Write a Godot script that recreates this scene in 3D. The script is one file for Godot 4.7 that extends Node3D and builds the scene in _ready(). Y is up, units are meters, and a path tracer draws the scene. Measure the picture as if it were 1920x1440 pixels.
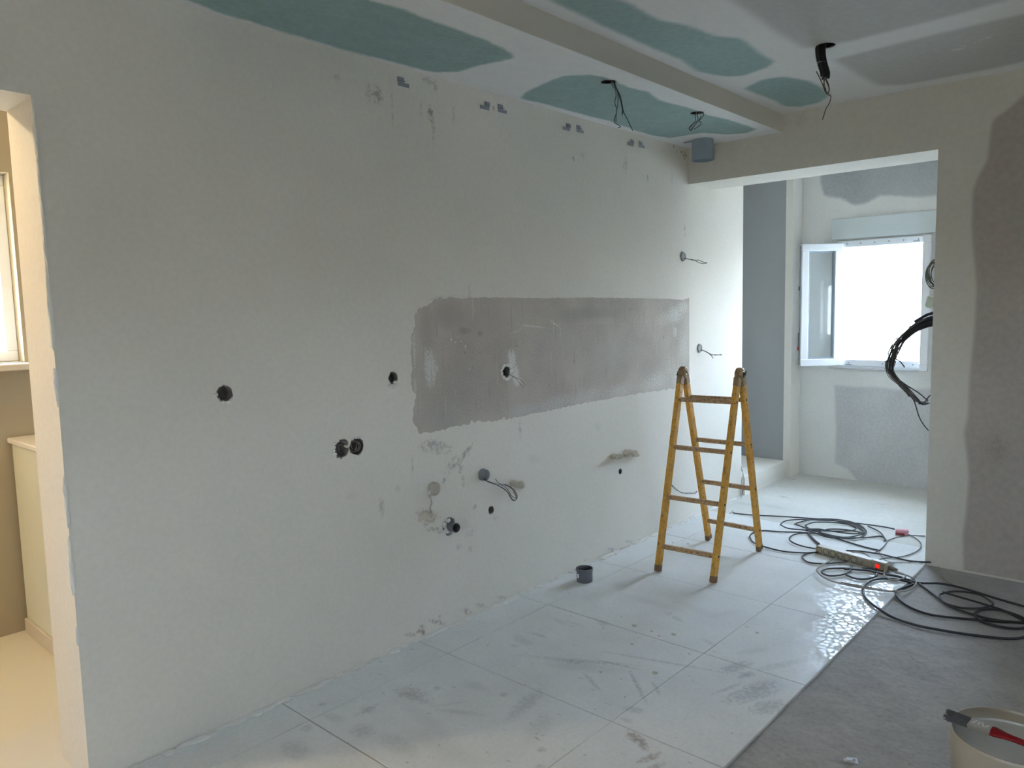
extends Node3D
# Kitchen under renovation: bare walls, half tiled floor, folding ladder, cables.
# World: left wall is the plane x = 0, the far wall with the wide opening is z = ZF, tiles lie at y = 0.

const FOC := 1420.76
const CAM := Vector3(2.534, 1.4774, 0.0)
const ZF := -4.614      # front of the far wall and its header
const ZB := -4.964      # back of the header
const XP := 1.48        # right side of the wide opening
const HB := 2.267       # underside of the header
const HS := 2.498       # lowered ceiling strip
const XS := 0.627       # edge of the lowered strip
const HC := 2.603       # main ceiling
const ZE := -5.44       # end of the left wall
const ZN := -6.24       # back of the niche
const ZD := -6.44       # window wall
const ZJ := -0.774      # door jamb in the left wall
const HJ := 2.123
const SC := -0.012      # bare screed level
const XR := 4.2
const ZK := 3.0

var eye: Basis
var M := {}
var names := {}
var rng := RandomNumberGenerator.new()

# ---------------------------------------------------------------- helpers
func ray(px: float, py: float) -> Vector3:
	return eye * Vector3((px - 960.0) / FOC, -(py - 720.0) / FOC, -1.0)

func at(axis: int, val: float, px: float, py: float) -> Vector3:
	var r := ray(px, py)
	return CAM + r * ((val - CAM[axis]) / r[axis])

func wl(px: float, py: float, x := 0.0) -> Vector3:
	return at(0, x, px, py)

func fl(px: float, py: float, y := 0.0) -> Vector3:
	return at(1, y, px, py)

func numbered(n: String) -> String:
	var k: int = names.get(n, 0)
	names[n] = k + 1
	return n if k == 0 else "%s_%03d" % [n, k]

func tag(o: Node, label := "", category := "", group := "", kind := "") -> void:
	if label: o.set_meta("label", label)
	if category: o.set_meta("category", category)
	if group: o.set_meta("group", group)
	if kind: o.set_meta("kind", kind)

func thing(called: String, label: String, category: String, pos := Vector3.ZERO, group := "") -> Node3D:
	var o := Node3D.new()
	o.name = numbered(called)
	add_child(o)
	o.position = pos
	tag(o, label, category, group)
	return o

func put(m: Mesh, called: String, mat: Material, parent: Node = self) -> MeshInstance3D:
	var o := MeshInstance3D.new()
	o.name = numbered(called) if parent == self else called
	o.mesh = m
	o.material_override = mat
	o.cast_shadow = GeometryInstance3D.SHADOW_CASTING_SETTING_ON
	parent.add_child(o, true)
	if parent != self and parent is Node3D:
		o.position = -base_of(parent)
	return o

# meshes are written in world metres; a thing's node stands at its base, so parts are shifted back
func base_of(n: Node) -> Vector3:
	if n == self or n == null:
		return Vector3.ZERO
	if n is MeshInstance3D:
		return Vector3.ZERO
	return n.position

func struct(m: Mesh, called: String, mat: Material, label := "") -> MeshInstance3D:
	var o := put(m, called, mat)
	tag(o, label, "", "", "structure")
	return o

func mat(c: Color, rough := 0.9, metal := 0.0) -> StandardMaterial3D:
	var m := StandardMaterial3D.new()
	m.albedo_color = c
	m.roughness = rough
	m.metallic = metal
	return m

func surf() -> SurfaceTool:
	var st := SurfaceTool.new()
	st.begin(Mesh.PRIMITIVE_TRIANGLES)
	return st

func tri(st: SurfaceTool, a: Vector3, b: Vector3, c: Vector3) -> void:
	var n := (c - a).cross(b - a).normalized()
	for p in [a, b, c]:
		st.set_normal(n)
		st.set_uv(Vector2.ZERO)
		st.add_vertex(p)

func quad(st: SurfaceTool, a: Vector3, b: Vector3, c: Vector3, d: Vector3) -> void:
	tri(st, a, b, c)
	tri(st, a, c, d)

func nquad(st: SurfaceTool, p: Array, n: Array) -> void:
	for k in [0, 1, 2, 0, 2, 3]:
		st.set_normal(n[k])
		st.set_uv(Vector2.ZERO)
		st.add_vertex(p[k])

# box with chamfered edges in a given frame
func box(st: SurfaceTool, c: Vector3, size: Vector3, b := 0.002, basis := Basis.IDENTITY) -> void:
	var h := size * 0.5
	b = minf(b, minf(h.x, minf(h.y, h.z)) * 0.9)
	var v := func(sx, sy, sz, ax):
		var q := Vector3(sx * h.x, sy * h.y, sz * h.z)
		for k in 3:
			if k != ax:
				q[k] -= signf(q[k]) * b
		return c + basis * q
	# faces
	for ax in 3:
		var u := (ax + 1) % 3
		var w := (ax + 2) % 3
		for s in [-1, 1]:
			var ps := []
			for t in [[-1, -1], [1, -1], [1, 1], [-1, 1]]:
				var sg := [0, 0, 0]
				sg[ax] = s
				sg[u] = t[0]
				sg[w] = t[1]
				ps.append(v.call(sg[0], sg[1], sg[2], ax))
			if s > 0:
				quad(st, ps[3], ps[2], ps[1], ps[0])
			else:
				quad(st, ps[0], ps[1], ps[2], ps[3])
	# edges
	for ax in 3:
		var u2 := (ax + 1) % 3
		var w2 := (ax + 2) % 3
		for s1 in [-1, 1]:
			for s2 in [-1, 1]:
				var e := []
				for s3 in [-1, 1]:
					var sg2 := [0, 0, 0]
					sg2[ax] = s3
					sg2[u2] = s1
					sg2[w2] = s2
					e.append(v.call(sg2[0], sg2[1], sg2[2], u2))
					e.append(v.call(sg2[0], sg2[1], sg2[2], w2))
				if s1 * s2 > 0:
					quad(st, e[0], e[1], e[3], e[2])
				else:
					quad(st, e[2], e[3], e[1], e[0])
	for sx in [-1, 1]:
		for sy in [-1, 1]:
			for sz in [-1, 1]:
				var a: Vector3 = v.call(sx, sy, sz, 0)
				var b2: Vector3 = v.call(sx, sy, sz, 1)
				var c2: Vector3 = v.call(sx, sy, sz, 2)
				if sx * sy * sz > 0:
					tri(st, a, c2, b2)
				else:
					tri(st, a, b2, c2)

func box_mesh(c: Vector3, size: Vector3, b := 0.002, basis := Basis.IDENTITY) -> Mesh:
	var st := surf()
	box(st, c, size, b, basis)
	return st.commit()

# bar between two points; up hints the side that carries `h`
func bar(st: SurfaceTool, a: Vector3, b: Vector3, w: float, h: float, up := Vector3.UP, bev := 0.004) -> void:
	var d := (b - a).normalized()
	var s := up.cross(d).normalized()
	var u := d.cross(s).normalized()
	box(st, (a + b) * 0.5, Vector3(w, h, a.distance_to(b)), bev, Basis(s, u, d))

func tube(st: SurfaceTool, pts: Array, r: float, sides := 7, r2 := -1.0) -> void:
	var n := pts.size()
	if r2 < 0.0:
		r2 = r
	var nrm := Vector3.UP
	var prev := []
	var prevn := []
	var lastd := Vector3.ZERO
	for i in n:
		var d: Vector3 = (pts[mini(i + 1, n - 1)] - pts[maxi(i - 1, 0)]).normalized()
		if d.length() < 0.5:
			d = lastd if lastd.length() > 0.5 else Vector3.UP
		if i == 0:
			nrm = d.cross(Vector3(0.31, 0.2, 0.93)).normalized()
		else:
			nrm = (nrm - d * nrm.dot(d)).normalized()
		lastd = d
		var bi := d.cross(nrm)
		var rr := lerpf(r, r2, float(i) / maxf(n - 1, 1))
		var ring := []
		var rn := []
		for k in sides:
			var ang := TAU * k / sides
			var q := nrm * cos(ang) + bi * sin(ang)
			ring.append(pts[i] + q * rr)
			rn.append(q)
		if i > 0:
			for k in sides:
				var k2 := (k + 1) % sides
				nquad(st, [prev[k], ring[k], ring[k2], prev[k2]], [prevn[k], rn[k], rn[k2], prevn[k2]])
		if i == 0 or i == n - 1:
			for k in range(1, sides - 1):
				if i == 0:
					tri(st, ring[0], ring[k], ring[k + 1])
				else:
					tri(st, ring[0], ring[k + 1], ring[k])
		prev = ring
		prevn = rn

func smooth(pts: Array, sub := 6) -> Array:
	var out := []
	var n := pts.size()
	for i in n - 1:
		var p0: Vector3 = pts[maxi(i - 1, 0)]
		var p1: Vector3 = pts[i]
		var p2: Vector3 = pts[i + 1]
		var p3: Vector3 = pts[mini(i + 2, n - 1)]
		for k in sub:
			out.append(p1.cubic_interpolate(p2, p0, p3, float(k) / sub))
	out.append(pts[n - 1])
	return out

# profile of (radius, height) along an axis frame
func lathe(st: SurfaceTool, prof: Array, c: Vector3, segs := 28, basis := Basis.IDENTITY) -> void:
	for i in prof.size() - 1:
		var p: Vector2 = prof[i]
		var q: Vector2 = prof[i + 1]
		var t := (q - p).normalized()
		var nn := Vector2(t.y, -t.x)
		for k in segs:
			var a0 := TAU * k / segs
			var a1 := TAU * (k + 1) / segs
			var d0 := Vector3(cos(a0), 0, sin(a0))
			var d1 := Vector3(cos(a1), 0, sin(a1))
			var ps := [d1 * p.x + Vector3.UP * p.y, d1 * q.x + Vector3.UP * q.y, d0 * q.x + Vector3.UP * q.y, d0 * p.x + Vector3.UP * p.y]
			var ns := [d1 * nn.x + Vector3.UP * nn.y, d1 * nn.x + Vector3.UP * nn.y, d0 * nn.x + Vector3.UP * nn.y, d0 * nn.x + Vector3.UP * nn.y]
			for j in 4:
				ps[j] = c + basis * ps[j]
				ns[j] = basis * ns[j]
			nquad(st, ps, ns)

func lathe_mesh(prof: Array, c: Vector3, segs := 28, basis := Basis.IDENTITY) -> Mesh:
	var st := surf()
	lathe(st, prof, c, segs, basis)
	return st.commit()

# frame with y exactly along d and x as near to world x as it gets
func leaning(d: Vector3) -> Basis:
	var x := (Vector3.RIGHT - d * d.x).normalized()
	return Basis(x, d, x.cross(d))

# basis whose local y points along d
func along(d: Vector3) -> Basis:
	d = d.normalized()
	var s := d.cross(Vector3(0, 0, 1))
	if s.length() < 0.1:
		s = d.cross(Vector3(1, 0, 0))
	s = s.normalized()
	return Basis(s, d, s.cross(d))

# rough lump of plaster
func lump(st: SurfaceTool, c: Vector3, size: Vector3, sd: int, basis := Basis.IDENTITY) -> void:
	var nz := FastNoiseLite.new()
	nz.seed = sd
	nz.frequency = 0.9
	var rows := 7
	var cols := 11
	var g := []
	for i in rows + 1:
		var th := PI * i / rows
		var row := []
		for k in cols:
			var ph := TAU * k / cols
			var d := Vector3(sin(th) * cos(ph), cos(th), sin(th) * sin(ph))
			var f := 1.0 + 0.55 * nz.get_noise_3d(d.x * 1.6, d.y * 1.6, d.z * 1.6)
			row.append(c + basis * (d * f * size))
		g.append(row)
	for i in rows:
		for k in cols:
			var k2 := (k + 1) % cols
			quad(st, g[i][k2], g[i][k], g[i + 1][k], g[i + 1][k2])

# flat plate with an irregular outline in the plane (u, v) through o, thickness along n
func plate(outline: PackedVector2Array, o: Vector3, u: Vector3, v: Vector3, n: Vector3, th: float) -> Mesh:
	var st := surf()
	var idx := Geometry2D.triangulate_polygon(outline)
	var cnt := outline.size()
	for i in range(0, idx.size(), 3):
		var p := []
		var uvs := []
		for k in 3:
			var q := outline[idx[i + k]]
			p.append(o + u * q.x + v * q.y + n * th)
			uvs.append(q)
		var nn: Vector3 = (p[2] - p[0]).cross(p[1] - p[0])
		var order := [0, 1, 2] if nn.dot(n) > 0.0 else [0, 2, 1]
		for k in order:
			st.set_normal(n)
			st.set_uv(Vector2(uvs[k].x, -uvs[k].y))
			st.add_vertex(p[k])
	for i in cnt:
		var a := outline[i]
		var b := outline[(i + 1) % cnt]
		var pa := o + u * a.x + v * a.y
		var pb := o + u * b.x + v * b.y
		quad(st, pa, pb, pb + n * th, pa + n * th)
	return st.commit()

# solids minus solids, with UVs in metres laid along the faces
func carve(adds: Array, subs: Array) -> ArrayMesh:
	var c := CSGCombiner3D.new()
	c.name = "carving"
	add_child(c)
	for a in adds:
		var bxn := CSGBox3D.new()
		bxn.size = a[1] - a[0]
		bxn.position = (a[0] + a[1]) * 0.5
		c.add_child(bxn)
	for s in subs:
		var n: CSGShape3D
		if s is Array:
			var b2 := CSGBox3D.new()
			b2.size = s[1] - s[0]
			b2.position = (s[0] + s[1]) * 0.5
			n = b2
		else:
			n = s
		n.operation = CSGShape3D.OPERATION_SUBTRACTION
		c.add_child(n)
	await get_tree().process_frame
	var got := c.get_meshes()
	var src: Mesh = got[1]
	var out := ArrayMesh.new()
	for sidx in src.get_surface_count():
		var ar := src.surface_get_arrays(sidx)
		var vs: PackedVector3Array = ar[Mesh.ARRAY_VERTEX]
		var ns: PackedVector3Array = ar[Mesh.ARRAY_NORMAL]
		var uv := PackedVector2Array()
		uv.resize(vs.size())
		for i in vs.size():
			var nn := ns[i].abs()
			if nn.x >= nn.y and nn.x >= nn.z:
				uv[i] = Vector2(-vs[i].z, -vs[i].y)
			elif nn.z >= nn.y:
				uv[i] = Vector2(vs[i].x, -vs[i].y)
			else:
				uv[i] = Vector2(vs[i].x, vs[i].z)
		ar[Mesh.ARRAY_TEX_UV] = uv
		ar[Mesh.ARRAY_TANGENT] = null
		out.add_surface_from_arrays(Mesh.PRIMITIVE_TRIANGLES, ar)
	remove_child(c)
	c.free()
	return out

func ragged(r: float, sd: int, sy := 1.0, amp := 0.12, n := 22) -> PackedVector2Array:
	var g := RandomNumberGenerator.new()
	g.seed = sd
	var out := PackedVector2Array()
	for i in n:
		var a := TAU * i / n
		var q := r * (1.0 + g.randf_range(-amp, amp))
		out.append(Vector2(cos(a) * q, sin(a) * q * sy))
	return out

# hole cut into the left wall (x = 0) at p
func wall_hole(p: Vector3, r: float, depth: float, sd: int, sy := 1.0, amp := 0.1) -> CSGPolygon3D:
	var h := CSGPolygon3D.new()
	h.polygon = ragged(r, sd, sy, amp)
	h.depth = depth + 0.02
	h.rotation.y = PI / 2.0
	h.position = Vector3(0.02, p.y, p.z)
	return h

func cyl_hole(p: Vector3, r: float, depth: float) -> CSGCylinder3D:
	var h := CSGCylinder3D.new()
	h.radius = r
	h.height = depth * 2.0
	h.sides = 24
	h.position = p
	return h

# ---------------------------------------------------------------- textures
func noise_data(w: int, h: int, freq: float, sd: int, oct := 4, kind := FastNoiseLite.TYPE_SIMPLEX_SMOOTH) -> PackedByteArray:
	var nz := FastNoiseLite.new()
	nz.noise_type = kind
	nz.seed = sd
	nz.frequency = freq
	nz.fractal_octaves = oct
	var im := nz.get_image(w, h, false, false, false)
	im.convert(Image.FORMAT_L8)
	return im.get_data()

# signed distance (metres, inside positive) of polygons, sampled coarsely and enlarged
func poly_field(w: int, h: int, o: Vector2, size: Vector2, polys: Array) -> PackedFloat32Array:
	var lw := maxi(w / 8, 8)
	var lh := maxi(h / 8, 8)
	var im := Image.create_empty(lw, lh, false, Image.FORMAT_RF)
	for j in lh:
		for i in lw:
			var p := o + Vector2((i + 0.5) / lw, (j + 0.5) / lh) * size
			var best := -1.0
			for poly in polys:
				var pl: PackedVector2Array = poly
				var ins := Geometry2D.is_point_in_polygon(p, pl)
				var d := 9.0
				for k in pl.size():
					var q := Geometry2D.get_closest_point_to_segment(p, pl[k], pl[(k + 1) % pl.size()])
					d = minf(d, q.distance_to(p))
				best = maxf(best, d if ins else -d)
			im.set_pixel(i, j, Color(best, 0, 0))
	im.resize(w, h, Image.INTERPOLATE_BILINEAR)
	return im.get_data().to_float32_array()

func tex_from(w: int, h: int, data: PackedByteArray) -> ImageTexture:
	var im := Image.create_from_data(w, h, false, Image.FORMAT_RGB8, data)
	im.generate_mipmaps()
	return ImageTexture.create_from_image(im)

func mapped(tex: Texture2D, size: Vector2, off: Vector2, rough := 0.92) -> StandardMaterial3D:
	var m := mat(Color.WHITE, rough)
	m.albedo_texture = tex
	m.uv1_scale = Vector3(1.0 / size.x, 1.0 / size.y, 1)
	m.uv1_offset = Vector3(off.x, off.y, 0)
	return m

# layers: base colour, then [field, colour, feather, wobble, mottle]; marks: [centre, radii, colour, strength, turn]
func paint(w: int, h: int, o: Vector2, size: Vector2, base: Color, mottle: float, layers: Array, marks: Array, sd: int, grain := 0.9, push := 1.0) -> PackedByteArray:
	var n1 := noise_data(w, h, 6.0 / w, sd, 4)
	var n2 := noise_data(w, h, 0.10, sd + 1, 4)
	var n3 := noise_data(w, h, 0.33, sd + 2, 2)
	var cnt := w * h
	var out := PackedByteArray()
	out.resize(cnt * 3)
	var colr := PackedFloat32Array()
	colr.resize(cnt * 3)
	var br := base.r
	var bg := base.g
	var bb := base.b
	for i in cnt:
		var f := 1.0 + mottle * ((n1[i] + n2[i]) / 255.0 - 1.0)
		colr[i * 3] = br * f
		colr[i * 3 + 1] = bg * f
		colr[i * 3 + 2] = bb * f
	for l in layers:
		var field: PackedFloat32Array = l[0]
		var c: Color = l[1]
		var fe: float = l[2]
		var wo: float = l[3]
		var mo: float = l[4]
		for i in cnt:
			var d := field[i] + wo * ((n1[i] * 0.6 + n2[i] * 0.4) / 127.5 - 1.0)
			if d > -fe:
				var a := clampf((d + fe) / (2.0 * fe), 0.0, 1.0)
				a = a * a * (3.0 - 2.0 * a)
				var f2 := 1.0 + mo * ((n1[i] + n2[i]) / 255.0 - 1.0)
				colr[i * 3] = lerpf(colr[i * 3], c.r * f2, a)
				colr[i * 3 + 1] = lerpf(colr[i * 3 + 1], c.g * f2, a)
				colr[i * 3 + 2] = lerpf(colr[i * 3 + 2], c.b * f2, a)
	for mk in marks:
		var cc: Vector2 = (mk[0] - o) / size * Vector2(w, h)
		var rr: Vector2 = (mk[1] / size).abs() * Vector2(w, h)
		var col: Color = mk[2]
		var st: float = mk[3]
		var turn: float = mk[4]
		var reach := maxf(rr.x, rr.y) * 1.3
		var ct := cos(turn)
		var sn := sin(turn)
		for y in range(maxi(0, int(cc.y - reach)), mini(h, int(cc.y + reach) + 1)):
			for x in range(maxi(0, int(cc.x - reach)), mini(w, int(cc.x + reach) + 1)):
				var dx := x - cc.x
				var dy := y - cc.y
				var ex := (dx * ct + dy * sn) / rr.x
				var ey := (-dx * sn + dy * ct) / rr.y
				var i2 := y * w + x
				var ee := ex * ex + ey * ey
				var a2 := 1.0 - ee + (n2[i2] / 127.5 - 1.0) * (0.6 + grain) + (n3[i2] / 127.5 - 1.0) * grain - 0.25 * grain
				if a2 > 0.0 and ee < 1.6:
					a2 = minf(minf(a2 * 0.9, 1.0) * st * push * minf(1.0, (1.6 - ee) * 1.2), 1.0)
					colr[i2 * 3] = lerpf(colr[i2 * 3], col.r, a2)
					colr[i2 * 3 + 1] = lerpf(colr[i2 * 3 + 1], col.g, a2)
					colr[i2 * 3 + 2] = lerpf(colr[i2 * 3 + 2], col.b, a2)
	for i in cnt * 3:
		out[i] = int(clampf(colr[i], 0.0, 1.0) * 255.0)
	return out

# ---------------------------------------------------------------- scene
func _ready() -> void:
	eye = Basis.from_euler(Vector3(deg_to_rad(-5.712), deg_to_rad(41.9405), deg_to_rad(-1.3235)))
	rng.seed = 7
	var cam := Camera3D.new()
	cam.name = "camera"
	cam.fov = 53.749
	cam.near = 0.05
	cam.far = 200.0
	cam.transform = Transform3D(eye, CAM)
	add_child(cam)
	cam.current = true
	var env := Environment.new()
	env.background_mode = Environment.BG_SKY
	var skym := ProceduralSkyMaterial.new()
	skym.sky_top_color = Color(0.78, 0.88, 1.0)
	skym.sky_horizon_color = Color(0.90, 0.95, 1.0)
	skym.ground_horizon_color = Color(0.80, 0.82, 0.82)
	skym.ground_bottom_color = Color(0.55, 0.55, 0.53)
	skym.sky_energy_multiplier = 1.0
	var sky := Sky.new()
	sky.sky_material = skym
	env.sky = sky
	env.background_energy_multiplier = 6.0
	env.tonemap_mode = Environment.TONE_MAPPER_LINEAR
	env.tonemap_exposure = 8.9
	env.sdfgi_enabled = true
	env.ssao_enabled = true
	env.ssil_enabled = true
	var we := WorldEnvironment.new()
	we.name = "surroundings"
	we.environment = env
	add_child(we)
	make_materials()
	await make_shell()
	make_windows()
	await make_floor()
	await make_side_room()
	make_ladder()
	make_sockets()
	make_ceiling_fittings()
	make_cables()
	make_small_things()

func make_materials() -> void:
	M.white = mat(Color(0.92, 0.905, 0.87), 0.93)
	M.filler = mat(Color(0.90, 0.89, 0.86), 0.95)
	M.grit = mat(Color(0.80, 0.77, 0.70), 0.95)
	M.pvc = mat(Color(0.93, 0.94, 0.95), 0.35)
	M.board = mat(Color(0.66, 0.67, 0.67), 0.93)
	M.plasticgrey = mat(Color(0.42, 0.44, 0.46), 0.55)
	M.pipe = mat(Color(0.40, 0.41, 0.43), 0.5)
	M.duct = mat(Color(0.60, 0.66, 0.70), 0.5)
	M.cupgrey = mat(Color(0.50, 0.48, 0.46), 0.7)
	M.black = mat(Color(0.07, 0.075, 0.08), 0.55)
	M.wire = mat(Color(0.20, 0.20, 0.20), 0.6)
	M.wirelight = mat(Color(0.58, 0.57, 0.54), 0.6)
	M.brownwire = mat(Color(0.36, 0.29, 0.24), 0.6)
	M.metal = mat(Color(0.60, 0.62, 0.64), 0.45, 0.35)
	M.greycable = mat(Color(0.50, 0.49, 0.47), 0.6)
	M.glass = mat(Color(0.92, 0.97, 0.98, 0.12), 0.03)
	M.glass.transparency = BaseMaterial3D.TRANSPARENCY_ALPHA

# ---------------------------------------------------------------- shell
func pp(list: Array, axis: int, val: float, ua: int, us: float, va: int, vs: float) -> PackedVector2Array:
	var out := PackedVector2Array()
	for p in list:
		var q := at(axis, val, p[0], p[1])
		out.append(Vector2(q[ua] * us, q[va] * vs))
	return out

func make_shell() -> void:
	# ---- left wall
	var W := Vector2(5.632, 2.816)
	var marks := []
	var smear := func(px, py, rx, ry, c, s, turn):
		var p := wl(px, py)
		marks.append([Vector2(-p.z, -p.y), Vector2(rx, ry), c, s, turn])
	var dirt := Color(0.58, 0.55, 0.51)
	var brown := Color(0.55, 0.47, 0.41)
	var grey := Color(0.64, 0.63, 0.63)
	for s in [
		[707, 178, 0.03, 0.045, dirt, 0.6, 0.0], [690, 172, 0.02, 0.05, dirt, 0.3, 0.0], [806, 212, 0.02, 0.04, brown, 0.7, 0.0], [812, 240, 0.012, 0.08, dirt, 0.35, 0.0],
		[800, 150, 0.04, 0.02, dirt, 0.35, 0.1], [816, 160, 0.02, 0.03, dirt, 0.4, 0.0], [735, 200, 0.008, 0.1, dirt, 0.25, 0.0], [790, 205, 0.012, 0.04, dirt, 0.3, 0.0], [850, 215, 0.012, 0.05, dirt, 0.3, 0.0],
		[632, 146, 0.02, 0.02, dirt, 0.25, 0.0], [925, 203, 0.008, 0.02, brown, 0.5, 0.0],
		[1075, 297, 0.012, 0.016, dirt, 0.6, 0.0], [1092, 290, 0.03, 0.03, dirt, 0.2, 0.0], [1172, 310, 0.03, 0.05, dirt, 0.25, 0.0], [1214, 333, 0.014, 0.03, dirt, 0.5, 0.0], [1260, 335, 0.012, 0.05, dirt, 0.25, 0.0], [1174, 300, 0.01, 0.04, dirt, 0.3, 0.0],
		[1284, 428, 0.016, 0.03, grey, 0.7, 0.0], [1284, 440, 0.012, 0.016, grey, 0.7, 0.0], [1263, 272, 0.014, 0.02, brown, 0.5, 0.0], [1268, 283, 0.01, 0.01, brown, 0.5, 0.0], [1283, 291, 0.03, 0.03, brown, 0.75, 0.0], [1277, 284, 0.012, 0.012, brown, 0.6, 0.0],
		[818, 838, 0.12, 0.035, dirt, 0.4, 0.2], [812, 830, 0.05, 0.02, grey, 0.5, 0.2], [865, 858, 0.12, 0.02, dirt, 0.45, -0.6], [875, 850, 0.03, 0.02, dirt, 0.4, -0.5], [845, 870, 0.06, 0.02, dirt, 0.35, -0.7], [863, 878, 0.02, 0.03, dirt, 0.45, 0.2],
		[832, 900, 0.014, 0.02, dirt, 0.6, 0.0], [868, 902, 0.012, 0.03, dirt, 0.45, 0.0], [773, 875, 0.006, 0.05, dirt, 0.4, 0.0], [715, 950, 0.02, 0.05, dirt, 0.35, 0.0], [745, 915, 0.02, 0.02, dirt, 0.2, 0.0],
		[812, 992, 0.05, 0.012, dirt, 0.5, 0.2], [825, 995, 0.02, 0.016, dirt, 0.5, 0.2], [798, 985, 0.014, 0.012, dirt, 0.5, 0.0], [890, 950, 0.02, 0.016, brown, 0.4, 0.0], [975, 805, 0.012, 0.06, grey, 0.5, 0.0], [880, 1000, 0.04, 0.02, grey, 0.3, 0.0],
		[800, 968, 0.09, 0.04, brown, 0.3, 0.3], [860, 1025, 0.03, 0.02, grey, 0.35, 0.0], [880, 1030, 0.02, 0.02, grey, 0.4, 0.0], [928, 970, 0.02, 0.02, dirt, 0.2, 0.0],
		[790, 1182, 0.03, 0.03, brown, 0.7, 0.0], [820, 1166, 0.06, 0.014, dirt, 0.7, 0.5], [770, 1190, 0.06, 0.012, dirt, 0.35, 0.4], [875, 1146, 0.05, 0.016, dirt, 0.5, 0.5], [900, 1135, 0.05, 0.014, dirt, 0.35, 0.4], [940, 1120, 0.06, 0.01, dirt, 0.3, 0.4], [824, 1155, 0.01, 0.012, dirt, 0.5, 0.0], [875, 1148, 0.01, 0.012, dirt, 0.5, 0.0],
		[600, 1292, 0.03, 0.012, dirt, 0.5, 0.3], [420, 1366, 0.06, 0.014, brown, 0.3, 0.3], [1180, 1015, 0.06, 0.012, grey, 0.5, 0.3], [1145, 1030, 0.05, 0.014, grey, 0.5, 0.4], [1100, 1050, 0.05, 0.012, grey, 0.3, 0.3], [1120, 800, 0.05, 0.03, grey, 0.18, 0.4], [1000, 860, 0.06, 0.03, grey, 0.15, 0.3],
		[660, 930, 0.04, 0.02, grey, 0.15, 0.0], [850, 560, 0.2, 0.02, grey, 0.2, 0.0], [880, 548, 0.01, 0.04, grey, 0.3, 0.0]]:
		smear.call(s[0], s[1], s[2], s[3], s[4], s[5], s[6])
	var chip := Color(0.93, 0.92, 0.90)
	for s in [[1299, 510, 0.014, 0.05, chip, 0.8, 0.0]]:
		smear.call(s[0], s[1], s[2], s[3], s[4], s[5], s[6])
	var data := paint(2048, 1024, Vector2(0, -W.y), W, Color(0.895, 0.875, 0.83), 0.035, [], marks, 11)
	var mleft := mapped(tex_from(2048, 1024, data), W, Vector2(0, 1))
	var holes := [[Vector3(-0.3, -0.1, ZJ), Vector3(0.1, HJ, 0.55)]]
	for s in SOCK:
		if s[3] > 0.0:
			holes.append(wall_hole(wl(s[0], s[1]), s[2], s[3], int(s[0]), 1.05, s[4]))
	var wall := struct(await carve([[Vector3(-0.25, -0.02, ZE), Vector3(0, 2.75, ZK + 0.2)]], holes), "wall_left", mleft, "long left wall of pale skim plaster with socket holes and a bare patch")
	make_patch(wall)
	# plaster droppings along the foot of the wall
	var st := surf()
	var z := -0.9
	var q := 0
	while z > -5.3:
		q += 1
		var r := rng.randf()
		lump(st, Vector3(0.006 + r * 0.012, 0.002, z), Vector3(0.010 + r * 0.010, 0.004 + 0.008 * rng.randf() * r, 0.02 + 0.035 * rng.randf()), q)
		z -= 0.03 + rng.randf() * 0.06
	var drop := put(st.commit(), "plaster_droppings", M.filler, wall)
	tag(drop, "ridge of dried plaster along the foot of the wall", "", "", "stuff")
	# chipped corner of the door jamb
	st = surf()
	for k in 26:
		var yy := HJ - 0.02 - k * 0.062 * (0.8 + 0.4 * rng.randf())
		lump(st, Vector3(-0.002, maxf(yy, 0.2), ZJ + 0.001), Vector3(0.005 + 0.004 * rng.randf(), 0.02 + 0.05 * rng.randf(), 0.004 + 0.004 * rng.randf()), 500 + k)
	var chips := put(st.commit(), "rough_corner", M.filler, wall)
	tag(chips, "ragged plaster along the corner of the doorway", "", "", "stuff")
	# wall of the niche and of the window room
	struct(await carve([[Vector3(-1.1, -0.02, ZD - 0.1), Vector3(0.0, 2.75, ZN)]], []), "wall_niche", M.board, "grey unpainted board at the back of the niche")
	struct(await carve([[Vector3(0.0, -0.02, ZD - 0.1), Vector3(0.06, 2.75, ZN)]], []), "wall_niche_return", M.white, "narrow white wall strip between niche and window wall")
	struct(await carve([[Vector3(-1.1, -0.02, ZN), Vector3(-0.9, 2.75, ZE + 0.2)]], []), "wall_niche_side", M.white)
	struct(await carve([[Vector3(-0.9, -0.02, ZE), Vector3(-0.25, 2.75, ZE + 0.2)]], []), "wall_niche_front", M.white)
	struct(await carve([[Vector3(-0.9, -0.02, ZN), Vector3(0.03, 0.14, ZE)]], []), "wall_niche_plinth", M.white, "low plastered plinth at the foot of the niche")
	# ---- far wall with header
	var FW := Vector2(4.4, 2.8)
	var bare := PackedVector2Array()
	for p in [[1960, 150], [1920, 178], [1890, 205], [1862, 225], [1856, 262], [1852, 300], [1835, 330], [1824, 360], [1822, 420], [1826, 480], [1832, 540], [1828, 600], [1822, 660], [1818, 720], [1816, 780], [1808, 810], [1812, 850], [1816, 900], [1812, 950], [1805, 1005], [1808, 1065], [1806, 1110], [1960, 1130]]:
		var w3 := at(2, ZF, p[0], p[1])
		bare.append(Vector2(w3.x, -w3.y))
	bare.append(Vector2(5, 0.3))
	bare.append(Vector2(5, -3))
	var f1 := poly_field(1024, 640, Vector2(0, -FW.y), FW, [bare])
	var fmarks := []
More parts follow.
